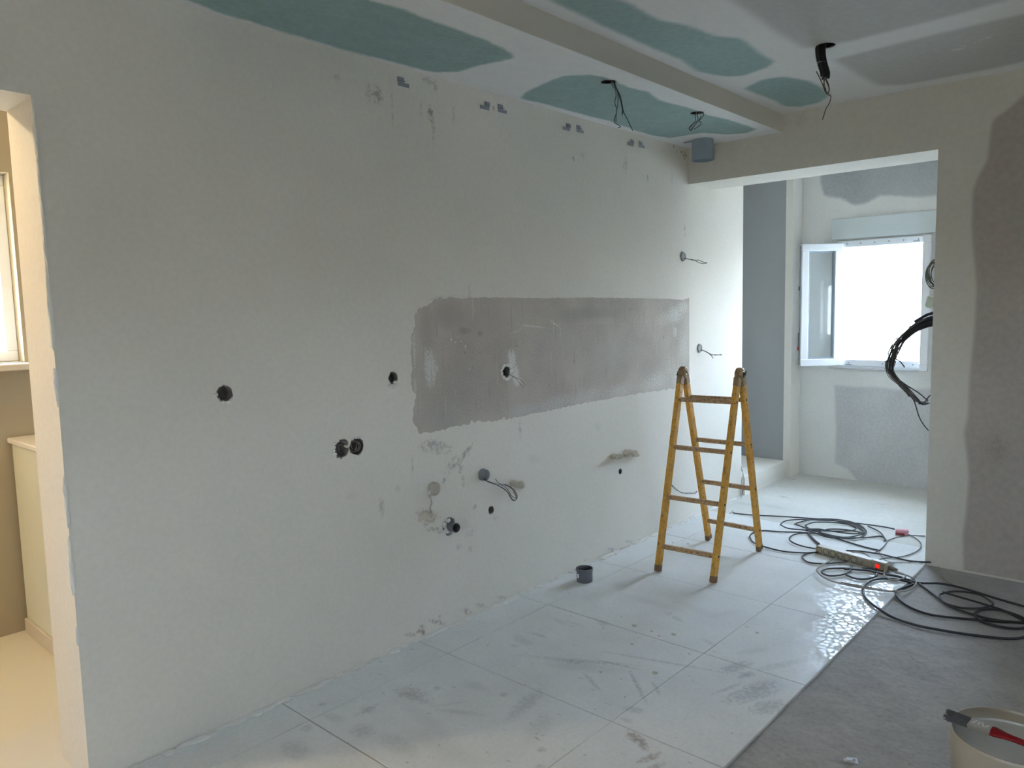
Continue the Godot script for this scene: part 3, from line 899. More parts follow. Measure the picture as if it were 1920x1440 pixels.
	for pr in prints:
		var cx: float = pr[0] * px_m
		var cy: float = (1.0 + pr[1] / 4.915) * th
		var ca := cos(pr[2])
		var sa := sin(pr[2])
		for y in range(maxi(0, int(cy - 64)), mini(th, int(cy + 64))):
			for x in range(maxi(0, int(cx - 64)), mini(tw, int(cx + 64))):
				var dx := (x - cx) / px_m
				var dy := (y - cy) / px_m
				var u := dx * ca + dy * sa
				var v := -dx * sa + dy * ca
				var k3 := y * tw + x
				var e := u * u / (0.135 * 0.135) + v * v / (0.046 * 0.046) + (soft[k3] / 127.5 - 1.0) * 0.9 + (fine[k3] / 127.5 - 1.0) * 0.5
				if e < 1.0:
					var cc := cellz.get_noise_2d(x * 1.0, y * 1.0)
					if cc > -0.76:
						rough[k3 * 3 + 1] = 70 + int(fine[k3] * 0.14)
						for ch in 3:
							data[k3 * 3 + ch] = int(data[k3 * 3 + ch] * 0.985)
	var tex := tex_from(tw, th, data)
	var rtex := tex_from(tw, th, rough)
	var mt := mapped(tex, W, Vector2(0, 1), 1.0)
	mt.roughness_texture = rtex
	mt.roughness_texture_channel = BaseMaterial3D.TEXTURE_CHANNEL_GREEN
	var xs := [0.004, 0.208, 1.057, 1.487]
	var T := 0.69
	for r in range(-2, 6):
		var za := -3.514 + T * r
		var zb := za + T
		zb = minf(zb, 0.6)
		for c in 3:
			var g := 0.0013
			var dy2 := rng.randf_range(-0.0006, 0.0006)
			var gx := 0.0007
			g = 0.0018
			var lo := Vector3(xs[c] + gx, SC, za + g)
			var hi := Vector3(xs[c + 1] - (gx if c < 2 else 0.0), dy2, zb - g)
			var t := put(tile_mesh(lo, hi), "tile", mt, fl0)
			if c == 0 and r == -2:
				tag(t, "pale marble-look floor tile under plaster dust")
	var joint := put(box_mesh(Vector3(0.742, SC + 0.0035, -2.2), Vector3(1.46, 0.007, 5.36), 0.0005), "tile_adhesive", mat(Color(0.28, 0.29, 0.29), 0.95), fl0)
	tag(joint, "grey adhesive bed showing in the joints")
	# floor of the window room: dusty screed
	var wn := Color(0.80, 0.79, 0.755)
	var wm := []
	for s in [[1485, 898, 0.05, 0.03, Color(0.55, 0.53, 0.48), 0.5, 0.2], [1468, 912, 0.04, 0.02, Color(0.55, 0.53, 0.48), 0.4, 0.2], [1450, 950, 0.16, 0.06, Color(0.66, 0.66, 0.64), 0.4, 0.2], [1400, 945, 0.1, 0.05, Color(0.66, 0.66, 0.64), 0.4, 0.2], [1470, 932, 0.06, 0.03, Color(0.60, 0.59, 0.55), 0.5, 0.2], [1650, 945, 0.03, 0.012, Color(0.5, 0.48, 0.45), 0.6, 0.0], [1560, 945, 0.3, 0.12, Color(0.74, 0.73, 0.70), 0.3, 0.0]]:
		var p4 := fl(s[0], s[1])
		wm.append([Vector2(p4.x, p4.z), Vector2(s[2], s[3]), s[4], s[5], s[6]])
	var wd := paint(768, 512, Vector2(-0.3, -6.6), Vector2(3.2, 2.0), wn, 0.07, [], wm, 121)
	struct(await carve([[Vector3(-0.9, -0.2, ZD - 0.1), Vector3(2.8, 0.0, ZB + 0.074)]], []), "floor_window_room", mapped(tex_from(768, 512, wd), Vector2(3.2, 2.0), Vector2(0.3 / 3.2, 6.6 / 2.0), 0.9), "dusty cream floor of the window room")

func tile_mesh(lo: Vector3, hi: Vector3) -> Mesh:
	var st := surf()
	var b := 0.0012
	var A := Vector3(lo.x + b, hi.y, lo.z + b)
	var B := Vector3(hi.x - b, hi.y, lo.z + b)
	var C := Vector3(hi.x - b, hi.y, hi.z - b)
	var D := Vector3(lo.x + b, hi.y, hi.z - b)
	var top := [A, B, C, D]
	var mid := [Vector3(lo.x, hi.y - b, lo.z), Vector3(hi.x, hi.y - b, lo.z), Vector3(hi.x, hi.y - b, hi.z), Vector3(lo.x, hi.y - b, hi.z)]
	var put_q := func(ps: Array, n: Vector3):
		for k in [0, 1, 2, 0, 2, 3]:
			st.set_normal(n)
			st.set_uv(Vector2(ps[k].x, ps[k].z))
			st.add_vertex(ps[k])
	put_q.call([A, B, C, D], Vector3.UP)
	var sides := [Vector3(0, 0, -1), Vector3(1, 0, 0), Vector3(0, 0, 1), Vector3(-1, 0, 0)]
	for k in 4:
		var k2 := (k + 1) % 4
		put_q.call([top[k2], top[k], mid[k], mid[k2]], (sides[k] + Vector3.UP).normalized())
		var lowa: Vector3 = mid[k]
		var lowb: Vector3 = mid[k2]
		lowa.y = lo.y
		lowb.y = lo.y
		put_q.call([mid[k2], mid[k], lowa, lowb], sides[k])
	return st.commit()

# ---------------------------------------------------------------- room behind the doorway
func make_side_room() -> void:
	var warm := mat(Color(0.80, 0.75, 0.66), 0.93)
	var tan := mat(Color(0.69, 0.64, 0.54), 0.95)
	struct(await carve([[Vector3(-2.0, -0.02, -2.4), Vector3(-1.55, 2.75, 1.6)]], [[Vector3(-2.1, 1.28, -1.12), Vector3(-1.4, 2.15, -0.55)]]), "wall_side_room", tan, "tan plaster wall of the side room with a bright window")
	struct(await carve([[Vector3(-1.55, -0.02, -2.6), Vector3(-0.25, 2.75, -2.4)]], []), "wall_side_room_far", warm)
	struct(await carve([[Vector3(-1.55, -0.02, 1.4), Vector3(-0.25, 2.75, 1.6)]], []), "wall_side_room_near", warm)
	struct(await carve([[Vector3(-2.0, 2.55, -2.6), Vector3(-0.25, 2.75, 1.6)]], []), "ceiling_side_room", warm)
	struct(await carve([[Vector3(-2.0, -0.2, -2.6), Vector3(0.0, 0.0, 1.6)]], [[Vector3(-0.25, -0.3, -2.7), Vector3(0.1, 0.1, ZJ)], [Vector3(-0.25, -0.3, 0.55), Vector3(0.1, 0.1, 1.7)]]), "floor_side_room", mat(Color(0.87, 0.84, 0.77), 0.9), "pale dusty floor of the side room")
	var w := Node3D.new()
	w.name = "window_4"
	add_child(w)
	tag(w, "bright window of the side room", "", "", "structure")
	var st := surf()
	frame_rect(st, Vector3(-1.66, 1.715, -0.835), 0.57, 0.87, 0.05, 0.06, Basis(Vector3.UP, PI / 2))
	put(st.commit(), "window_frame", M.pvc, w)
	put(box_mesh(Vector3(-1.60, 1.262, -0.835), Vector3(0.34, 0.03, 0.62), 0.004), "window_sill", warm, w)
	# low boxed-in ledge
	var l := thing("boxed_ledge", "low white boxed-in ledge with a skirting standing on the side room floor", "ledge", Vector3(-1.1, 0, -1.3))
	put(box_mesh(Vector3(-1.03, 0.455, -1.33), Vector3(0.98, 0.91, 0.6), 0.004), "body", mat(Color(0.86, 0.86, 0.78), 0.85), l)
	put(box_mesh(Vector3(-1.03, 0.922, -1.325), Vector3(1.0, 0.024, 0.62), 0.004), "top", mat(Color(0.90, 0.88, 0.84), 0.6), l)
	put(box_mesh(Vector3(-1.03, 0.035, -1.024), Vector3(0.98, 0.07, 0.012), 0.003), "skirting", mat(Color(0.84, 0.80, 0.72), 0.8), l)
	# bare bulb that makes the room yellow
	var b := thing("ceiling_bulb", "bare warm bulb on the side room ceiling", "lamp", Vector3(-0.85, 2.55, 0.35))
	st = surf()
	lathe(st, [Vector2(0.0, -0.16), Vector2(0.018, -0.155), Vector2(0.03, -0.135), Vector2(0.03, -0.115), Vector2(0.016, -0.085), Vector2(0.014, -0.07)], b.position, 16)
	var mb := mat(Color(1, 0.9, 0.7), 0.4)
	mb.emission_enabled = true
	mb.emission = Color(1.0, 0.80, 0.50)
	mb.emission_energy_multiplier = 1.5
	put(st.commit(), "bulb", mb, b)
	put(lathe_mesh([Vector2(0.016, -0.075), Vector2(0.018, -0.03), Vector2(0.03, -0.01), Vector2(0.03, 0.0)], b.position, 16), "lamp_holder", M.pvc, b)
	var om := OmniLight3D.new()
	om.name = "bulb_light"
	om.light_color = Color(1.0, 0.91, 0.75)
	om.light_energy = 0.125
	om.omni_range = 8.0
	om.omni_attenuation = 2.0
	om.light_size = 0.03
	om.shadow_enabled = true
	b.add_child(om)
	om.position = Vector3(0, -0.13, 0)

# ---------------------------------------------------------------- ladder
func make_ladder() -> void:
	var tw := 256
	var n1 := noise_data(tw, 512, 0.02, 131, 4)
	var n2 := noise_data(tw, 512, 0.11, 132, 3)
	var mk := func(base: Color, wear: Color, dust: Color, lim: int) -> StandardMaterial3D:
		var d := PackedByteArray()
		d.resize(tw * 512 * 3)
		for i in tw * 512:
			var c := base
			c = c.lerp(base.darkened(0.35), clampf((n1[i] - 128) / 127.0, 0, 1) * 0.6)
			if n2[i] > lim:
				c = c.lerp(wear, clampf((n2[i] - lim) / 26.0, 0, 0.85))
			if n2[i] < 96:
				c = c.lerp(dust, clampf((96 - n2[i]) / 30.0, 0, 0.6))
			d[i * 3] = int(c.r * 255)
			d[i * 3 + 1] = int(c.g * 255)
			d[i * 3 + 2] = int(c.b * 255)
		var m := mat(Color.WHITE, 0.6)
		m.albedo_texture = tex_from(tw, 512, d)
		m.uv1_triplanar = true
		m.uv1_scale = Vector3(1.6, 0.8, 1.6)
		return m
	var stile_m: StandardMaterial3D = mk.call(Color(0.88, 0.645, 0.24), Color(0.38, 0.27, 0.18), Color(0.80, 0.72, 0.56), 178)
	var rung_m: StandardMaterial3D = mk.call(Color(0.76, 0.61, 0.42), Color(0.42, 0.33, 0.26), Color(0.74, 0.70, 0.63), 158)
	var foot_m := mat(Color(0.52, 0.41, 0.29), 0.85)
	var brass := mat(Color(0.60, 0.50, 0.36), 0.5, 0.25)
	var dark := mat(Color(0.12, 0.10, 0.09), 0.7)
	var base := Vector3(0.53, 0, -3.92)
	var l := thing("folding_ladder", "worn yellow wooden folding ladder standing open on the tiles", "ladder", base)
	var feet := [[Vector3(0.387, 0, -3.565), Vector3(0.707, 0, -3.592)], [Vector3(0.337, 0, -4.262), Vector3(0.672, 0, -4.255)]]
	var tops := [Vector3(0.353, 1.055, -3.91), Vector3(0.70, 1.06, -3.91)]
	var fr := [0.13, 0.38, 0.637, 0.887]
	for side in 2:
		var zoff := 0.028 if side == 0 else -0.028
		var ends := []
		for k in 2:
			var f: Vector3 = feet[side][k]
			var t: Vector3 = tops[k] + Vector3(0, 0, zoff)
			var dir := (t - f).normalized()
			var st := surf()
			# stile: top cut at the hinge, foot cut level with the floor
			var wx := 0.026
			var wd := 0.048
			var lowc := f + dir * 0.012
			box(st, (lowc + t) * 0.5, Vector3(wx, lowc.distance_to(t), wd), 0.005, leaning(dir))
			var s := put(st.commit(), "stile", stile_m, l)
			st = surf()
			box(st, f + dir * 0.024, Vector3(wx + 0.001, 0.040, wd + 0.001), 0.005, leaning(dir))
			put(st.commit(), "worn_foot", foot_m, s)
			for q in fr:
				var pin := f.lerp(t, q) + Vector3(0.0135 if k == 1 else -0.0135, 0.0, 0.0)
				put(lathe_mesh([Vector2(0.0, 0.001), Vector2(0.007, 0.0008), Vector2(0.007, 0.0)], pin, 10, along(Vector3.RIGHT if k == 1 else Vector3.LEFT)), "rung_pin", dark, s)
			ends.append([f, t])
		for q in fr:
			var a: Vector3 = ends[0][0].lerp(ends[0][1], q) + Vector3(0.012, 0, 0)
			var b: Vector3 = ends[1][0].lerp(ends[1][1], q) - Vector3(0.012, 0, 0)
			var st2 := surf()
			bar(st2, a, b, 0.030, 0.024, Vector3.UP, 0.006)
			put(st2.commit(), "rung", rung_m, l)
	for k in 2:
		var c: Vector3 = tops[k] + Vector3(0, 0.012, 0)
		var st3 := surf()
		# two strap plates and the round knuckle
		for zo in [0.028, -0.028]:
			var f2: Vector3 = feet[0 if zo > 0 else 1][k]
			var t2: Vector3 = tops[k] + Vector3(0, 0, zo)
			var dr := (t2 - f2).normalized()
			box(st3, t2 - dr * 0.012, Vector3(0.031, 0.062, 0.050), 0.008, leaning(dr))
		lathe(st3, [Vector2(0.0, 0.019), Vector2(0.026, 0.019), Vector2(0.034, 0.014), Vector2(0.036, 0.0), Vector2(0.034, -0.014), Vector2(0.026, -0.019), Vector2(0.0, -0.019)], c + Vector3(0, 0.018, 0), 24, along(Vector3.RIGHT))
		var h := put(st3.commit(), "hinge", brass, l)
		var sx := 1.0 if k == 1 else -1.0
		put(lathe_mesh([Vector2(0.0, 0.034), Vector2(0.008, 0.033), Vector2(0.011, 0.026), Vector2(0.014, 0.019), Vector2(0.014, 0.0)], c + Vector3(0, 0.018, 0), 18, along(Vector3(sx, 0, 0))), "hinge_bolt", dark, h)
		put(lathe_mesh([Vector2(0.006, 0.021), Vector2(0.012, 0.024), Vector2(0.016, 0.021), Vector2(0.017, 0.018)], c + Vector3(0, 0.018, 0), 18, along(Vector3(1, 0, 0))), "washer", mat(Color(0.62, 0.55, 0.40), 0.4, 0.7), h)
		# locking wing
		var st4 := surf()
		box(st4, c + Vector3(sx * 0.03, 0.018, 0), Vector3(0.006, 0.012, 0.05), 0.003, Basis(Vector3.RIGHT, 0.7))
		put(st4.commit(), "wing_nut", mat(Color(0.30, 0.27, 0.23), 0.5, 0.6), h)

# ---------------------------------------------------------------- sockets, pipes and plaster on the left wall
# px, py, radius, hole depth, raggedness
const SOCK := [
	[422, 738, 0.030, 0.03, 0.10], [737, 709, 0.026, 0.03, 0.10], [641, 842, 0.036, 0.03, 0.16], [669, 837, 0.036, 0.026, 0.08], [949, 697, 0.031, 0.06, 0.05],
	[921, 956, 0.020, 0.07, 0.14], [1163, 884, 0.018, 0.07, 0.08], [842, 987, 0.040, 0.05, 0.08], [905, 890, 0.030, 0.05, 0.06], [1311, 653, 0.030, 0.03, 0.04], [1280, 481, 0.030, 0.03, 0.04]]

func cup(st: SurfaceTool, p: Vector3, r: float, depth: float, proud := 0.0) -> void:
	lathe(st, [Vector2(r, -depth), Vector2(r, proud), Vector2(r - 0.002, proud), Vector2(r - 0.002, -depth + 0.002), Vector2(0.0, -depth + 0.002)], Vector3(0, p.y, p.z), 22, along(Vector3.RIGHT))

func coil(st: SurfaceTool, p: Vector3, r: float, n: int, sd: int, wr := 0.0016) -> void:
	var g := RandomNumberGenerator.new()
	g.seed = sd
	for k in n:
		var pts := []
		var a0 := g.randf() * TAU
		var rr := r * g.randf_range(0.45, 0.9)
		var tilt := g.randf_range(-0.5, 0.5)
		var len := g.randf_range(2.5, 5.5)
		for i in 11:
			var a := a0 + len * i / 10.0
			pts.append(Vector3(-0.012 + 0.010 * sin(a * 1.3 + k) + tilt * 0.006, p.y + sin(a) * rr, p.z + cos(a) * rr * 0.8))
		tube(st, smooth(pts, 3), wr, 6)

func socket(called: String, label: String, s: Array, mcup: Material, wires: int, wmat: Material, proud := 0.0) -> Node3D:
	var p := wl(s[0], s[1])
	var t := thing(called, label, "wall box", Vector3(0, p.y, p.z), "")
	var st := surf()
	cup(st, p, s[2] * 0.93, s[3], proud)
	put(st.commit(), "box", mcup, t)
	if wires:
		st = surf()
		coil(st, p, s[2] * 0.8, wires, int(s[0]))
		put(st.commit(), "wire_coil", wmat, t)
	return t

func rim(t: Node3D, p: Vector3, r: float, sd: int, a0: float, a1: float, n: int, size := 0.006) -> void:
	var g := RandomNumberGenerator.new()
	g.seed = sd
	var st := surf()
	for k in n:
		var a := lerpf(a0, a1, (k + 0.5) / n)
		var q := r * g.randf_range(0.95, 1.15)
		lump(st, Vector3(0.001, p.y + sin(a) * q, p.z + cos(a) * q), Vector3(size * 0.7, size * g.randf_range(0.7, 1.3), size * g.randf_range(0.8, 1.6)), sd + k)
	put(st.commit(), "plaster_rim", M.filler, t)

func wires(t: Node3D, called: String, lists: Array, r: float, m: Material, start: Vector3, dx: float) -> void:
	var st := surf()
	for l in lists:
		var pts := [start]
		var n: int = l.size()
		for i in n:
			pts.append(wl(l[i][0], l[i][1], dx * (0.4 + 0.6 * (i + 1.0) / n)))
		tube(st, smooth(pts, 5), r, 6)
	put(st.commit(), called, m, t)

func make_sockets() -> void:
	var t := socket("wall_box", "round socket hole with a curl of wire, nearest the doorway on the left wall", SOCK[0], M.cupgrey, 3, M.wire)
	rim(t, wl(422, 738), 0.032, 7, 3.6, 6.6, 5)
	t = socket("wall_box", "round socket hole patched with white filler below, left of the bare cement patch", SOCK[1], M.cupgrey, 3, M.wire)
	rim(t, wl(735, 719), 0.016, 17, 2.6, 6.6, 6, 0.008)
	t = socket("wall_box", "dark kidney-shaped socket hole of a close pair below the cement patch", SOCK[2], M.cupgrey, 3, M.wire)
	rim(t, wl(641, 842), 0.038, 27, -0.6, 0.9, 4)
	t = socket("wall_box", "socket hole of a close pair with loops of bright wire inside", SOCK[3], mat(Color(0.33, 0.31, 0.29), 0.8), 5, M.wirelight)
	rim(t, wl(669, 837), 0.037, 37, 0.8, 2.6, 4)
	# in the patch
	t = socket("wall_box", "socket hole with white plaster ring and wires inside the grey cement patch", SOCK[4], mat(Color(0.34, 0.35, 0.36), 0.7), 0, M.wire)
	rim(t, wl(949, 697), 0.034, 47, 0.0, TAU, 15, 0.008)
	wires(t, "wire", [[[956, 702], [968, 708], [978, 714], [985, 722]], [[957, 703], [969, 711], [977, 721], [982, 727]]], 0.0016, M.wirelight, wl(945, 690, -0.03), 0.03)
	# proud grey box with a bundle of wires
	t = socket("wall_box", "grey plastic wall box standing proud with a long looped wire", SOCK[8], mat(Color(0.56, 0.58, 0.58), 0.6), 0, M.wire, 0.022)
	var p := wl(905, 890)
	put(lathe_mesh([Vector2(0.0, 0.006), Vector2(0.027, 0.006)], Vector3(-0.004, p.y + 0.004, p.z), 18, along(Vector3.RIGHT)), "cover", mat(Color(0.60, 0.62, 0.62), 0.7), t)
	var loop := [[915, 903], [927, 908], [938, 912], [950, 920], [957, 930], [962, 937], [967, 937], [970, 931], [967, 923], [960, 915], [950, 909], [940, 908], [933, 904], [929, 898]]
	var loop2 := [[914, 902], [930, 907], [943, 911], [952, 918], [958, 928], [965, 934], [968, 929], [963, 920], [955, 913], [945, 909]]
	var loop3 := [[914, 903], [930, 909], [940, 914], [951, 922], [956, 931], [961, 938], [966, 938], [968, 932], [962, 922]]
	wires(t, "wire", [loop, loop2, loop3], 0.0017, M.wire, Vector3(0.004, p.y - 0.02, p.z - 0.005), 0.07)
	# plugged box, disc of old plaster
	p = wl(811, 916)
	t = thing("wall_box", "round wall box plugged with beige plaster, standing proud of the wall", "wall box", Vector3(0, p.y, p.z))
	put(lathe_mesh([Vector2(0.0, 0.024), Vector2(0.026, 0.024), Vector2(0.030, 0.020), Vector2(0.031, 0.0), Vector2(0.031, -0.02)], p, 14, along(Vector3(1, 0.0, 0))), "plug", mat(Color(0.72, 0.69, 0.63), 0.95), t)
	var st := surf()
	lump(st, wl(805, 924, 0.02), Vector3(0.008, 0.012, 0.006), 3)
	lump(st, wl(808, 931, 0.014), Vector3(0.008, 0.010, 0.005), 4)
	lump(st, wl(806, 940, 0.006), Vector3(0.005, 0.010, 0.004), 5)
	put(st.commit(), "plaster_drip", M.filler, t)
	wires(t, "wire", [[[807, 935], [810, 944], [806, 952], [808, 960], [810, 966]]], 0.0014, M.wirelight, wl(805, 928, 0.02), 0.008)
	# small holes
	t = socket("pipe_hole", "small round pipe hole below the looped wire", SOCK[5], mat(Color(0.44, 0.40, 0.40), 0.85), 0, M.wire)
	t.set_meta("category", "hole")
	t = socket("pipe_hole", "small dark pipe hole below the broken plaster near the ladder", SOCK[6], mat(Color(0.36, 0.38, 0.40), 0.6), 0, M.wire)
	t.set_meta("category", "hole")
	# grey discs with wires near the opening
	for s in [[9, 1311, 653, [[[1320, 658], [1327, 661], [1333, 666], [1340, 665], [1353, 666]], [[1321, 658], [1329, 662], [1334, 667], [1337, 672]], [[1320, 658], [1330, 663], [1342, 666], [1353, 664]]], "grey round wall box with a forked wire, level with the ladder top"], [10, 1280, 481, [[[1292, 486], [1300, 487], [1308, 491], [1317, 494], [1326, 493]], [[1292, 486], [1301, 488], [1310, 488], [1318, 491], [1326, 493]]], "grey round wall box with a twisted wire, high up beside the header"]]:
		p = wl(s[1], s[2])
		t = socket("wall_box", s[4], SOCK[s[0]], mat(Color(0.55, 0.57, 0.57), 0.6), 0, M.wire, 0.008)
		put(lathe_mesh([Vector2(0.0, 0.006), Vector2(0.027, 0.006)], p, 18, along(Vector3.RIGHT)), "cover", mat(Color(0.60, 0.61, 0.60), 0.8), t)
		wires(t, "wire", s[3], 0.0022, M.wire, Vector3(0.004, p.y - 0.012, p.z - 0.012), 0.06)
	# waste pipe end
	p = wl(842, 987)
	var d := Vector3(1.0, 0.08, 0.12).normalized()
	t = thing("waste_pipe", "grey waste pipe end sticking out low on the left wall", "pipe", Vector3(0, p.y, p.z))
	put(lathe_mesh([Vector2(0.021, -0.04), Vector2(0.021, 0.052), Vector2(0.0225, 0.054), Vector2(0.0225, 0.060), Vector2(0.0195, 0.060), Vector2(0.0195, -0.03), Vector2(0.0, -0.03)], p - d * 0.004, 24, along(d)), "pipe", mat(Color(0.40, 0.41, 0.42), 0.5), t)
	st = surf()
	lump(st, wl(838, 995, 0.004), Vector3(0.008, 0.014, 0.018), 61)
	lump(st, wl(840, 976, 0.004), Vector3(0.006, 0.010, 0.016), 62)
	lump(st, wl(834, 985, 0.004), Vector3(0.008, 0.016, 0.010), 63)
	put(st.commit(), "mortar_collar", M.filler, t)
	# broken plaster lumps
	for b in [
		["broken beige plaster lump under the plugged wall box", [[[796, 966], 0.030, 0.020, 0.022], [[803, 969], 0.026, 0.018, 0.024], [[809, 971], 0.022, 0.020, 0.016]]],
		["broken beige plaster lump at the tip of the looped wire", [[[961, 905], 0.030, 0.016, 0.020], [[968, 908], 0.032, 0.016, 0.022], [[976, 909], 0.026, 0.020, 0.014]]],
		["row of broken plaster lumps on the wall beside the ladder", [[[1150, 856], 0.034, 0.018, 0.022], [[1158, 856], 0.032, 0.016, 0.030], [[1173, 849], 0.022, 0.022, 0.018], [[1181, 848], 0.018, 0.014, 0.022], [[1190, 851], 0.034, 0.020, 0.024]]]]:
		var c: Vector3 = wl(b[1][0][0][0], b[1][0][0][1])
		t = thing("plaster_lump", b[0], "plaster", Vector3(0, c.y, c.z))
		var kk := 0
		for e in b[1]:
			kk += 1
			st = surf()
			lump(st, wl(e[0][0], e[0][1], 0.006), Vector3(e[1], e[2], e[3]), 200 + kk + int(c.z * -100))
			put(st.commit(), "lump", M.grit, t)
	# thin cable end behind the ladder and cord hanging at the wall end
	p = wl(1258, 908)
	t = thing("wall_wire", "thin twisted wire end poking from the wall behind the ladder", "wire", Vector3(0, p.y, p.z))
	wires(t, "wire", [[[1264, 916], [1275, 922], [1290, 926], [1300, 924], [1307, 921]], [[1265, 914], [1278, 924], [1292, 924], [1302, 926], [1307, 922]]], 0.0017, M.wire, wl(1256, 905, -0.005), 0.05)
	p = wl(1391, 880, 0.03)
	t = thing("hanging_cord", "thin grey cord hanging down the end of the left wall to the floor", "cord", Vector3(0.03, 0, p.z))
	st = surf()
	var pts := []
	for q in [[1390, 876], [1394, 892], [1395, 905], [1392, 925], [1387, 940], [1383, 950]]:
		pts.append(wl(q[0], q[1], 0.04))
	pts.append(fl(1374, 958, 0.003))
	pts.append(fl(1368, 963, 0.003))
	tube(st, smooth(pts, 5), 0.0022, 6)
	pts = []
	for q in [[1389, 880], [1393, 888], [1391, 900], [1390, 912], [1394, 918]]:
		pts.append(wl(q[0], q[1], 0.035))
	tube(st, smooth(pts, 5), 0.0018, 6)
	put(st.commit(), "cord", M.wirelight, t)
	# metal hanging brackets under the lowered ceiling
	var k2 := 0
	for b in [[754, 155, 1, "metal hanging bracket standing alone high on the left wall"], [910, 199, -1, "left bracket of the pair under the end of the first green ceiling area"], [940, 205, 1, "right bracket of the pair under the end of the first green ceiling area"], [1063, 239, -1, "left bracket of the pair below the first ceiling wires"], [1086, 243, 1, "right bracket of the pair below the first ceiling wires"], [1183, 268, -1, "left bracket of the pair nearest the ceiling duct"], [1202, 272, 1, "right bracket of the pair nearest the ceiling duct"]]:
		k2 += 1
		p = wl(b[0], b[1])
		t = thing("wall_bracket", b[3], "bracket", Vector3(0, p.y, p.z), "metal hanging brackets")
		var sg: float = b[2]
		put(box_mesh(Vector3(0.0015, p.y - 0.008, p.z - sg * 0.006), Vector3(0.003, 0.016, 0.062), 0.0006), "plate", M.metal, t)
		put(box_mesh(Vector3(0.0025, p.y + 0.010, p.z + sg * 0.010), Vector3(0.003, 0.022, 0.036), 0.0006), "hook_plate", M.metal, t)
		put(box_mesh(Vector3(0.008, p.y + 0.004, p.z + sg * 0.006), Vector3(0.012, 0.003, 0.026), 0.0006), "lip", M.metal, t)
		put(lathe_mesh([Vector2(0.0, 0.004), Vector2(0.004, 0.003), Vector2(0.005, 0.0)], Vector3(0.004, p.y + 0.012, p.z + sg * 0.012), 10, along(Vector3.RIGHT)), "screw", mat(Color(0.75, 0.76, 0.78), 0.3, 0.9), t)

# ---------------------------------------------------------------- ceiling wires and duct
func plane_wires(t: Node3D, called: String, lists: Array, z: float, org: Vector2, sc: float, r: float, m: Material, swing := 0.0, start = null) -> void:
	var st := surf()
	var kk := 0
	for l in lists:
		var pts := []
		if start != null:
			pts.append(start + Vector3(0.004 * (kk % 3 - 1), 0, 0.004 * (kk % 2)))
		kk += 1
		for i in l.size():
			pts.append(at(2, z + swing * sin(i * 1.3 + kk), org.x + l[i][0] / sc, org.y + l[i][1] / sc))
		tube(st, smooth(pts, 5), r, 6)
	put(st.commit(), called, m, t)

